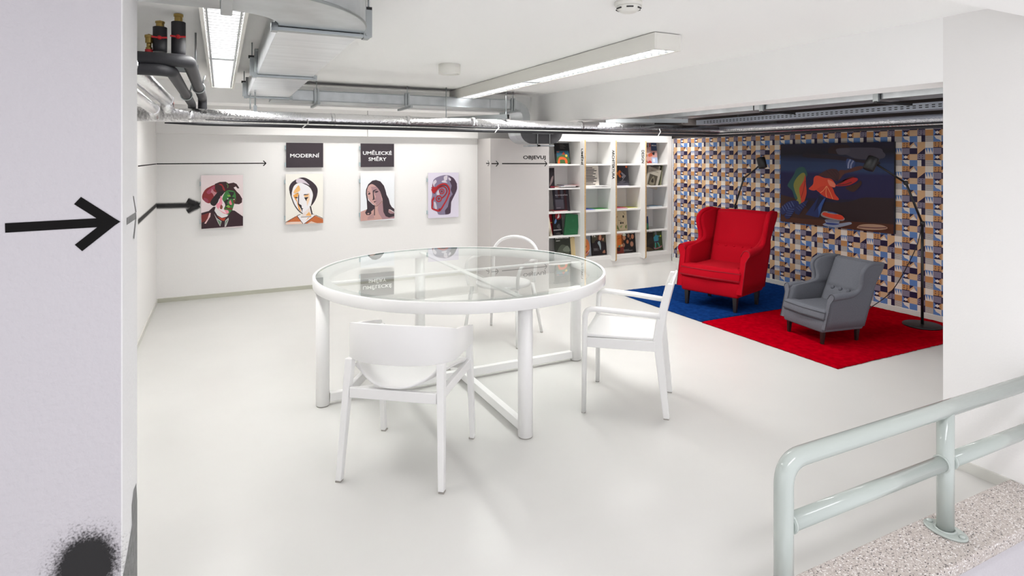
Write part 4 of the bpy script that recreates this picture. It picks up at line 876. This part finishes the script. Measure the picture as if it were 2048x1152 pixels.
standing('magazine', 1225, 4, .20, .285, .008, '#d0702c', [('r',0,0,1,.3,'#7a3024'),('b',[(.5,.35),(.7,.4),(.65,.3)],'#3f8a78'),('d',.55,.2,.14,'#3a2420',1),('d',.85,.38,.1,'#c8b088',.8),('t',[(.5,.7),(.8,.75),(.95,.6)],.03,'#8a4a24')], 'orange PROSTOR magazine, bottom of third column', 'magazine', lean=.10, words=((PR, .5, .92, .84, .06, '#f0e4d4'),))
heads = [(.2,.72,.11,'#c08a68'),(.52,.8,.09,'#9a6a50'),(.8,.75,.11,'#b87a5c'),(.42,.52,.09,'#b06a48'),(.14,.38,.09,'#9a6a54'),(.72,.4,.12,'#a87860'),(.62,.66,.05,'#8a5a44')]
standing('magazine', 1244.5, 4, .24, .295, .008, '#1b1618', [('d',a,b,r,c,1.3) for a,b,r,c in heads]+[('b',[(.08,.85),(.2,.95),(.34,.84),(.2,.8)],'#cfd4c4'),('r',.1,.10,.75,.113,'#a8a4a4'),('r',.1,.15,.5,.16,'#a8a4a4'),('r',.1,.07,.6,.075,'#8a8688')], 'black PROSTOR magazine with several faces', 'magazine', lean=.10, words=((PR, .5, .93, .88, .055, '#e8e6e2'),))
standing('magazine', 1282, 4, .24, .29, .008, '#26231f', [('b',[(.1,.1),(.5,.2),(.95,.05),(.9,.02),(.1,.02)],'#5f5138'),('b',[(.4,.3),(.8,.7),(.95,.4)],'#33302a')], 'dark PROSTOR magazine at left of last column', 'magazine', lean=.10, words=((PR, .5, .93, .88, .055, '#d8d4cc'),))
standing('magazine', 1300, 4, .235, .295, .008, '#3c4a2c', [('r',0,.85,1,1,'#3a4030'),('t',[(.12,.95),(.05,.7),(.3,.2),(.42,.08),(.85,.15),(.9,.22)],.06,'#b8707c'),('b',[(.35,.55),(.5,.75),(.68,.7),(.72,.5),(.6,.42),(.42,.42)],'#3f8ea0'),('t',[(.42,.66),(.25,.52),(.2,.45)],.06,'#4a98a8'),('t',[(.66,.68),(.85,.68)],.06,'#4a98a8'),('b',[(.38,.42),(.68,.45),(.7,.36),(.42,.34)],'#3a3450'),('t',[(.46,.38),(.44,.2),(.42,.1)],.08,'#4aa090'),('t',[(.62,.38),(.72,.25),(.74,.15)],.08,'#4aa090'),('d',.52,.82,.09,'#6a6a70',1.2),('d',.88,.68,.06,'#b8c23c',1)], 'green PROSTOR magazine with a teal dancing figure', 'magazine', lean=.11, words=((PR, .5, .93, .88, .055, '#d0d0c4'),))
# ------------------------------------------------------------------ round glass table
TC = Vector((1.46, 3.745, 0)); RTb = .955
tb = tag(empty('round_table', TC), 'large round white table with a clear glass top', 'table')
ZT_ = .755
MB().lathe([(RTb-.10, ZT_-.058), (RTb-.001, ZT_-.062), (RTb, ZT_-.060), (RTb, ZT_-.002), (RTb-.002, ZT_), (RTb-.018, ZT_), (RTb-.0185, ZT_-.012), (RTb-.10, ZT_-.012), (RTb-.10, ZT_-.058)], n=128, cap=False).build('rim', M_white, tb)
n = 128; rg = RTb-.0195
v = [(rg*cos(2*pi*i/n), rg*sin(2*pi*i/n), ZT_-.0005) for i in range(n)]+[(rg*cos(2*pi*i/n), rg*sin(2*pi*i/n), ZT_-.0105) for i in range(n)]
me = bpy.data.meshes.new('glass_top'); me.from_pydata(v, [], [tuple(range(n)), tuple(range(n, 2*n))[::-1]]+[(i, n+i, n+(i+1) % n, (i+1) % n) for i in range(n)]); me.update()
for m in (M_glass, M_glassb, M_glassedge): me.materials.append(m)
me.polygons[1].material_index = 1
for p_ in me.polygons[2:]: p_.material_index = 2
link('glass_top', me, None, tb)
LR = .905; TA = 0.012
for k in range(4):
    a = k*pi/2+TA
    lg = MB().lathe([(.036, .004), (.04, .007), (.04, ZT_-.0585)], n=28).build('leg', M_white, tb, loc=(LR*cos(a), LR*sin(a), 0))
    MB().lathe([(.036, 0), (.036, .004)], n=20).build('foot_pad', mat('grey_felt', (.35, .33, .30), .9), lg)
for k in range(2):
    for z, ht, nm in ((.022, .05, 'floor_bar'), (ZT_-.025, .012, 'top_bar')):
        MB().box(-LR+.04, LR-.04, -.02, .02, z, z+ht).build(nm, M_white, tb, .003, rot=(0, 0, k*pi/2+TA)) if k == 0 else [MB().box(s*.02 if s > 0 else -LR+.04, LR-.04 if s > 0 else -.02, -.02, .02, z, z+ht).build(nm, M_white, tb, .003, rot=(0, 0, pi/2+TA)) for s in (-1, 1)]

def face(fx, fy): return atan2(-fx, fy)
# ---- chair with a wide curved back band (front)
def band_chair(loc, rz, label):
    t = tag(empty('curved_back_chair', loc, rz), label, 'chair')
    for s in (-1, 1):
        l1 = MB().sweep([(s*.247, -.262, .006), (s*.224, -.198, .552)], [(-.017,-.022),(.017,-.022),(.017,.022),(-.017,.022)], up=(0, 1, 0), smooth=False, scale=[.8, 1.05]).build('leg', M_white, t, .004)
        l2 = MB().sweep([(s*.252, .264, .006), (s*.246, .205, .600)], [(-.016,-.020),(.016,-.020),(.016,.020),(-.016,.020)], up=(0, 1, 0), smooth=False, scale=[.8, 1.05]).build('leg', M_white, t, .004)
        MB().bar([(s*.222, -.20, .408), (s*.243, .212, .418)], .026, .045).build('side_rail', M_white, t, .003)
        for y in (-.262, .264): MB().box(s*.248-.013, s*.248+.013, y-.015, y+.015, 0, .006).build('foot_pad', MATS['grey_felt'], l1 if y < 0 else l2)
    MB().bar([(-.212, -.222, .402), (.212, -.222, .402)], .026, .048).build('rear_rail', M_white, t, .003)
    MB().bar([(-.23, .22, .412), (.23, .22, .412)], .026, .045).build('front_rail', M_white, t, .003)
    def seat(u, v_):
        x = (u-.5)*2; y = v_; hw = .225+.02*y-.05*max(0, .25-y)*2; yy = -.235+.47*y
        r = abs(x); 
        k = .0
        if y < .12: yy += (r**4)*.09*(1-y/.12)
        if y > .9: yy -= (r**4)*.05*(y-.9)/.1
        z = .437+.075*(r**2.4)*max(0, 1-y*1.25)**.7+.012*r*r+.008*(1-y)*0-.012*(1-r*r)*sin(pi*min(1, y*1.1))
        return (x*hw, yy, z)
    MB().grid(seat, 18, 16).build('seat', M_white, t, solid=.014, sub=1)
    # back band: a U in plan, tall at the rear, its lower edge rising to the front ends
    P = []; n = 48
    for i in range(n+1):
        q = -1+2*i/n; a = q*pi*.62
        if abs(q) < .72:
            b = q/.72*pi/2; sx = math.copysign(abs(sin(b))**.92, b)
            x = .262*sx; y = -.06-.205*abs(cos(b))**.85
        else:
            e = (abs(q)-.72)/.28; x = math.copysign(.262-.006*e, q); y = -.06+.29*e
        e2 = abs(q)**2.2; lo = .554-.03*e2; hi = .738-.122*e2
        P.append((x, y, lo, hi))
    m = MB(); rings = []
    for i in range(n+1):
        a = P[max(0, i-1)]; b = P[min(n, i+1)]; tx, ty = b[0]-a[0], b[1]-a[1]; l = sqrt(tx*tx+ty*ty); nx, ny = -ty/l*.008, tx/l*.008
        x, y, lo, hi = P[i]; rings.append([(x+nx, y+ny, lo), (x-nx, y-ny, lo), (x-nx*1.0, y-ny, hi), (x+nx, y+ny, hi)])
    m.loft(rings, smooth=False); o = m.build('backrest', M_white, t, .002)
    for pl in o.data.polygons: pl.use_smooth = abs(pl.normal.z) < .5
    return t
band_chair((.85, 2.889, 0), face(.601, .799), 'white chair with wide curved back band in front of the table')
# ---- armchair seen from its side (right)
def arm_chair(loc, rz, label):
    t = tag(empty('arm_chair', loc, rz), label, 'chair')
    for s in (-1, 1):
        path = [(s*.253, .222, .004), (s*.250, .216, .50)] + [Vector(p) for p in corner((s*.250, .216, .50), (s*.250, .214, .612), (s*.236, -.05, .604), .055)] + [(s*.238, -.02, .603), (s*.214, -.212, .588)]
        sec = [(.0165*cos(2*pi*j/12), .0225*sin(2*pi*j/12)) for j in range(12)]
        MB().sweep(path, sec, scale=[.8]+[1]*(len(path)-1)).build('front_leg_and_arm', M_white, t)
        pr = [(-.247, .004, .018), (-.205, .38, .026), (-.198, .45, .027), (-.212, .55, .026), (-.246, .70, .022), (-.270, .775, .018)]
        m = MB(); rings = []
        for y, z, hw in pr:
            x = s*(.205 if z < .5 else .205-.015*(z-.5)/.3); wd = .0135
            rings.append([(x-wd, y-hw, z), (x+wd, y-hw, z), (x+wd, y+hw*.9, z), (x-wd, y+hw*.9, z)])
        m.loft(rings, smooth=False).build('rear_leg', M_white, t, .005)
        MB().bar([(s*.236, .205, .412), (s*.211, -.185, .412)], .022, .058).build('side_rail', M_white, t, .003)
        MB().box(s*.253-.012, s*.253+.012, .21, .234, 0, .004).build('foot_pad', MATS['grey_felt'], t); MB().box(s*.205-.012, s*.205+.012, -.262, -.232, 0, .004).build('foot_pad', MATS['grey_felt'], t)
    MB().bar([(-.222, .205, .412), (.222, .205, .412)], .022, .055).build('front_rail', M_white, t, .003)
    MB().bar([(-.195, -.18, .412), (.195, -.18, .412)], .022, .055).build('rear_rail', M_white, t, .003)
    def seat(u, v_):
        x = (u-.5)*2; y = v_; hw = .205+.04*y; z = .447-.014*(1-x*x)*sin(pi*y)**.8+.004
        return (x*hw, -.188+.415*y, z)
    MB().grid(seat, 14, 14).build('seat', M_white, t, solid=.013)
    def back(u, v_):
        x = (u-.5)*2; hw = .192*(1 if v_ < .75 else sqrt(max(0, 1-((v_-.75)/.25)**2.6))*.35+.65)
        z = .52+.295*v_-(.045*abs(x)**3.2 if v_ > .9 else .045*abs(x)**3.2*max(0, (v_-.6)/.3))
        return (x*hw, -.203-.075*v_-.022*(1-x*x), z)
    MB().grid(back, 18, 14).build('backrest', M_white, t, solid=.014, sub=1)
    return t
arm_chair((2.256, 2.992, 0), face(-.726, .688), 'white armchair with rounded wooden arms right of the table')
# ---- bentwood armchair behind the table
def bent_chair(loc, rz, label):
    t = tag(empty('bentwood_chair', loc, rz), label, 'chair'); r = .0135
    bk_ = [(-.195, -.19, .44), (-.205, -.215, .60)] + [(-.21*cos(a), -.225-.03*sin(a), .64+.165*sin(a)**.8) for a in [pi*k/14 for k in range(1, 14)]] + [(.205, -.215, .60), (.195, -.19, .44)]
    MB().tube(cat([(*p,) for p in bk_], 3, False), r, 12).build('back_loop', M_white, t)
    al = [(-.225, .19, .45), (-.235, .205, .55), (-.25, .17, .625), (-.262, .05, .65), (-.255, -.12, .655), (-.19, -.22, .66), (0, -.252, .662), (.19, -.22, .66), (.255, -.12, .655), (.262, .05, .65), (.25, .17, .625), (.235, .205, .55), (.225, .19, .45)]
    MB().tube(cat(al, 5, False), r, 12).build('arm_loop', M_white, t)
    MB().lathe([(.19, .432), (.225, .436), (.232, .446), (.228, .458), (.2, .456), (.05, .450)], n=48).build('seat', M_white, t)
    for s in (-1, 1):
        MB().cyl((s*.245, .24, .004), (s*.205, .165, .434), .0115, 12, .017).build('leg', M_white, t)
        MB().cyl((s*.245, -.245, .004), (s*.19, -.17, .434), .0115, 12, .017).build('leg', M_white, t)
        for y in (.24, -.245): MB().lathe([(.012, 0), (.012, .004)], n=12).build('foot_pad', MATS['grey_felt'], t, loc=(s*.245, y, 0))
    return t
bent_chair((2.13, 4.515, 0), face(-.79, -.615), 'white bentwood chair with looped back behind the table')

# ------------------------------------------------------------------ wing chairs
def wing_chair(loc, rz, sx, sy, sz, M, Mp, nbut, rbut, label):
    t = tag(empty('wing_chair', loc, rz), label, 'armchair', 'wing armchairs on the carpets')
    def sc(m): m.v = [(a*sx, (b-.25*(max(c, .12)-.42))*sy, c*sz) for a, b, c in m.v]; return m
    def slab(rings_spec, nm, sub=1, m_=None):
        m = MB(); rings = []
        for z, x0, x1, y0, y1 in rings_spec: rings.append([(x0, y0, z), (x1, y0, z), (x1, y1, z), (x0, y1, z)])
        m.loft(rings); o = sc(m).build(nm, m_ or M, t, bevel=.022*sz, seg=3)
        for p_ in o.data.polygons: p_.use_smooth = True
        return o
    # legs, black and tapered
    for s in (-1, 1):
        for y in (.262, -.262):
            m = MB().loft([[(s*.288+dx*.017, y*1.06+dy*.017, 0) for dx, dy in ((-1,-1),(1,-1),(1,1),(-1,1))], [(s*.288+dx*.026, y*1.06+dy*.026, .165) for dx, dy in ((-1,-1),(1,-1),(1,1),(-1,1))]], smooth=False)
            sc(m).build('leg', M_leg, t, .002)
    slab([(.155, -.335, .335, -.325, .335), (.24, -.348, .348, -.335, .352), (.315, -.352, .352, -.345, .362)], 'base')
    # seat cushion, wider in front of the arms
    out = [(-.262, -.20), (-.262, .235), (-.352, .262), (-.352, .372), (0, .398), (.352, .372), (.352, .262), (.262, .235), (.262, -.20)]
    m = MB(); rings = []
    for z, k in ((.318, .985), (.335, 1.0), (.405, 1.0), (.432, .985), (.446, .93)):
        rings.append([(x*k, (y-.1)*k+.1, z+(.012 if z > .43 and abs(x) < .1 else 0)) for x, y in out])
    m.loft(rings); o = cu2 = sc(m).build('seat_cushion', M, t, bevel=.01*sz, seg=2)
    for p_ in o.data.polygons: p_.use_smooth = True
    for z in (.336, .412):
        sc(MB().tube([(x*1.004, (y-.1)*1.004+.1, z) for x, y in out[1:-1]], .0045, 8)).build('piping', Mp, cu2)
    # inner back, leaning, slightly quilted
    def back(u, v_):
        x = (u-.5)*2; hw = .262+.055*v_; y = -.175-.175*v_
        bul = .045*(1-x**4)*(1-.5*abs(v_-.35)); dip = .022*math.exp(-((v_-.36)/.05)**2)*(1-x**6)
        z = .40+.585*v_+.012*(1-x*x)*(v_ > .9)
        return (x*hw, y+bul-dip, z)
    m = MB().grid(back, 24, 30)
    bk2 = sc(m).build('backrest', M, t, solid=.02)
    # rear shell and rolled top
    m = MB(); rings = []
    for k in range(9):
        q = k/8; z = .16+.845*q; hw = .335+.0*q-.02*(1-q); yb = -.345-.115*q**1.2; yf = -.20-.155*q
        rings.append([(-hw, yb, z), (hw, yb, z), (hw, yf, z), (-hw, yf, z)])
    o = m.loft(rings) and sc(m).build('back_shell', M, t, bevel=.02*sz, seg=3)
    sc(MB().tube([(-.325, -.388, .985), (-.15, -.378, .992), (0, -.376, .994), (.15, -.378, .992), (.325, -.388, .985)], .026, 12)).build('top_roll', M, t)
    for s in (-1, 1):
        # side: arm panel and wing as stacked slices
        spec = [(.20, .352, -.32, .325), (.30, .356, -.325, .335), (.45, .362, -.335, .335), (.585, .368, -.345, .335), (.625, .370, -.35, .31), (.642, .368, -.355, .13), (.655, .364, -.36, .03), (.675, .358, -.365, -.045), (.70, .356, -.37, -.085), (.75, .358, -.38, -.098), (.80, .364, -.39, -.085), (.85, .372, -.40, -.06), (.90, .380, -.41, -.045), (.95, .386, -.42, -.055), (.985, .386, -.425, -.095), (1.008, .380, -.43, -.16), (1.018, .372, -.43, -.24)]
        m = MB(); rings = []; nn = 14
        for z, xo, yb, yf in spec:
            th = .062 if z < .6 else .05
            fl = 0 if z < .62 else .05*min(1, (z-.62)/.2)
            top = []; bot = []
            for k in range(nn+1):
                q = k/nn; y = yb+(yf-yb)*q; xx = xo+fl*q**2.0-.025
                e = sqrt(max(0, 1-max(0, (q-.9)/.1)**2))*(1 if q < .98 else .6)
                top.append((s*(xx+th/2*e), y, z)); bot.append((s*(xx-th/2*e), y, z))
            rings.append(top+bot[::-1])
        o = m.loft(rings) and sc(m).build('wing', M, t)
        # rolled arm sweeping up the wing edge
        pth = [(s*.385, .345, .61), (s*.383, .25, .618), (s*.378, .12, .620), (s*.374, .02, .626), (s*.374, -.045, .648), (s*.382, -.085, .69), (s*.395, -.085, .76), (s*.408, -.062, .83), (s*.418, -.045, .90), (s*.416, -.065, .955), (s*.402, -.13, .998), (s*.385, -.24, 1.012), (s*.36, -.37, 1.0)]
        P = cat(pth, 5, False); nP = len(P)
        scl = [1.0-.42*min(1, max(0, (i/nP-.12)/.3)) for i in range(nP)]
        sc(MB().tube(P, .046, 14, scale=scl)).build('armrest', M, t)
        # scroll facing and piping on the arm front
        m = MB(); f_ = [(s*(.325+.0), .20), (s*.388, .20), (s*.392, .53)] + [(s*(.386+.044*cos(a)), .61+.044*sin(a)) for a in [-.9+k*.55 for k in range(7)]] + [(s*.332, .59)]
        k_ = len(f_); m.add([(x, .335, z) for x, z in f_]+[(x, .352, z) for x, z in f_], [tuple(range(k_))[::-1], tuple(range(k_, 2*k_))]+[(i, (i+1) % k_, k_+(i+1) % k_, k_+i) for i in range(k_)])
        af = sc(m).build('arm_front', M, t, bevel=.004)
        sc(MB().tube([(x, .353, z) for x, z in f_[1:]], .0045, 8)).build('piping', Mp, af)
    for k in range(nbut):
        x = (-.20+.40*k/(nbut-1)) if nbut > 3 else (-.13+.13*k)
        v_ = .36; y = -.175-.175*v_+.045*(1-(x/.28)**4)*(1-.005)-.022+(.012 if nbut > 3 else .026)
        b = MB().lathe([(rbut, -.006), (rbut, .004), (rbut*.8, .009), (rbut*.3, .012)], n=16)
        b.build('button', M, bk2, loc=(x*sx, (y-.25*(.40+.585*v_-.42))*sy, (.40+.585*v_)*sz), rot=(-pi/2+.42, 0, 0))
    return t
wing_chair((4.626, 4.505, .0145), face(-.953, -.303), .884, .84, .908, M_redf, M_redfd, 5, .011, 'tall red wing armchair standing on the blue carpet')
wing_chair((4.544, 3.308, .0145), face(-.9875, .158), .62, .622, .616, M_greyf, M_greyfd, 3, .017, 'small grey wing armchair standing on the red carpet')

# ------------------------------------------------------------------ carpets
def carpet(x0, x1, y0, y1, m, label):
    t = tag(empty('carpet', ((x0+x1)/2, (y0+y1)/2, 0)), label, 'carpet', 'carpets under the armchairs'); W2, L2 = (x1-x0)/2, (y1-y0)/2
    MB().box(-W2+.004, W2-.004, -L2+.004, L2-.004, 0, .003).build('backing', mat('carpet_backing', (.12, .11, .10), .9), t)
    nx, ny = 90, 62; rnd = random.Random(3)
    def pile(u, v_):
        e = min(u, 1-u)*2*W2; g = min(v_, 1-v_)*2*L2; d = min(e, g)
        z = .013-(.009 if d < .001 else 0)+rnd.uniform(-.0012, .0012)
        j = .0035
        return (-W2+2*W2*u+rnd.uniform(-j, j), -L2+2*L2*v_+rnd.uniform(-j, j), z)
    MB().grid(pile, nx, ny).build('pile', m, t, solid=.003)
    return t
carpet(3.925, 5.862, 4.108, 5.44, M_blue, 'blue carpet under the red armchair')
carpet(3.92, 5.862, 2.765, 4.096, M_redc, 'red carpet under the grey armchair')

# ------------------------------------------------------------------ floor lamps
def floor_lamp(loc, d1, d2, label):
    t = tag(empty('floor_lamp', loc), label, 'lamp', 'black jointed floor lamps')
    MB().lathe([(.145, 0), (.15, .003), (.15, .012), (.146, .015), (.02, .016)], n=48).build('base', M_black, t)
    MB().cyl((0, 0, .014), (0, 0, .905), .0115, 14).build('pole', M_black, t)
    j1 = Vector((0, 0, .905)); j2 = j1+Vector(d1); j3 = j2+Vector(d2)
    for j in (j1, j2): MB().lathe([(.006, -.02), (.017, -.016), (.018, .0), (.017, .016), (.006, .02)], n=16).build('joint', M_black, t, loc=j)
    MB().cyl(j1, j2, .0095, 12).build('lower_arm', M_black, t); MB().cyl(j2, j3, .0085, 12).build('upper_arm', M_black, t)
    return t, j3
L1, L2 = Vector((5.557, 3.12, .0145)), Vector((5.52, 5.21, .0145))
lf = -RT
t, j = floor_lamp(L1, lf*.145+Vector((0, 0, .355)), lf*.27+Vector((0, 0, .17)), 'black jointed floor lamp reaching over the painting')
ax = (lf*.45+Vector((0, 0, -.9))+FW*-.1).normalized(); ax = (RT*.45+Vector((0, 0, .9))).normalized()
h0 = j+lf*.035-ax*.055; h1 = j+lf*.035+ax*.045
def lamp_head(t, c, ax, r, l):
    q = ax.to_track_quat('Z', 'Y').to_euler()
    sh = MB().lathe([(r*.86, -l/2+.006), (r*.93, -l/2), (r, -l/2+.002), (r, l/2-.006), (r*.94, l/2), (r*.2, l/2+.001)], n=28).build('shade', M_black, t, loc=c, rot=q)
    MB().lathe([(r*.84, -l/2+.012), (r*.5, -l/2+.010), (r*.1, -l/2+.009)], n=20).build('bulb_glass', mat('lamp_lens', (.35, .35, .35), .2), sh)
lamp_head(t, j+lf*.038, ax, .046, .12)
pts = [L1+Vector((-.012, 0, .88)), L1+Vector((-.03, .03, .70)), L1+Vector((-.02, .16, .42)), L1+Vector((.02, .30, .22)), L1+Vector((-.05, .42, .08)), L1+Vector((-.12, .48, .012)), L1+Vector((-.16, .60, .008)), L1+Vector((-.30, .72, .008)), L1+Vector((-.36, .60, .008)), L1+Vector((-.20, .50, .009))]
m = MB().tube(cat(pts, 6, False), .004, 8); m.v = [(a-L1.x, b-L1.y, c-L1.z) for a, b, c in m.v]; m.build('power_cord', M_cord, t)
t, j = floor_lamp(L2, RT*.035-FW*.17+Vector((0, 0, .33)), RT*.10-FW*.24+Vector((0, 0, .17)), 'black jointed floor lamp behind the red armchair')
lamp_head(t, j+RT*.012+Vector((0, 0, .02)), (Vector((0, 0, .97))-RT*.12+FW*.25).normalized(), .046, .12)

# ------------------------------------------------------------------ railing
PY = 1.333; r = .0302; X1p, X2p = 1.625, 2.525; ZR, ZM = .524, .318
rl = tag(empty('railing', (X1p, PY, .05)), 'glossy mint green pipe railing on the terrazzo kerb', 'railing')
def rp(m, nm, mm=M_rail, bevel=0): m.v = [(a-X1p, b-PY, c-.05) for a, b, c in m.v]; return m.build(nm, mm, rl, bevel)
top = [Vector((X1p, PY, .06)), Vector((X1p, PY, .30))]+corner((X1p, PY, .06), (X1p, PY, ZR), (3.19, PY, ZR), .085, 10)+[Vector((2.2, PY, ZR)), Vector((3.19, PY, ZR))]
rp(MB().tube(top, r, 28), 'top_rail')
rp(MB().tube([(X1p+r*.7, PY, ZM), (X2p-r*.7, PY, ZM)], r*.93, 26), 'middle_rail'); rp(MB().tube([(X2p+r*.7, PY, ZM), (3.19, PY, ZM)], r*.93, 26), 'middle_rail')
rp(MB().tube([(X2p, PY, .055), (X2p, PY, ZR-.01)], r*.97, 28), 'post')
for xx in (X1p, X2p):
    n = 40; rings = []
    for z, k in ((.0505, 1), (.0565, 1), (.0585, .96)): rings.append([(xx+.052*k*cos(2*pi*i/n)*(1), PY+.078*k*sin(2*pi*i/n)*.98, z) for i in range(n)])
    rp(MB().loft(rings), 'base_plate')
    for s in (-1, 1): rp(MB().lathe([(.011, .058), (.011, .062), (.008, .066), (.002, .067)], (xx, PY+s*.058, 0), n=12), 'bolt_head')
    rp(MB().tube([(xx+(r+.003)*cos(2*pi*i/24), PY+(r+.003)*sin(2*pi*i/24), .0595) for i in range(24)], .005, 8, closed=True), 'weld_bead')
for a in (X1p+r*.95, X2p-r*.95, X2p+r*.95): rp(MB().tube([(a, PY+(r*.95)*cos(2*pi*i/24), ZM+(r*.95)*sin(2*pi*i/24)) for i in range(24)], .0045, 8, closed=True), 'weld_bead')
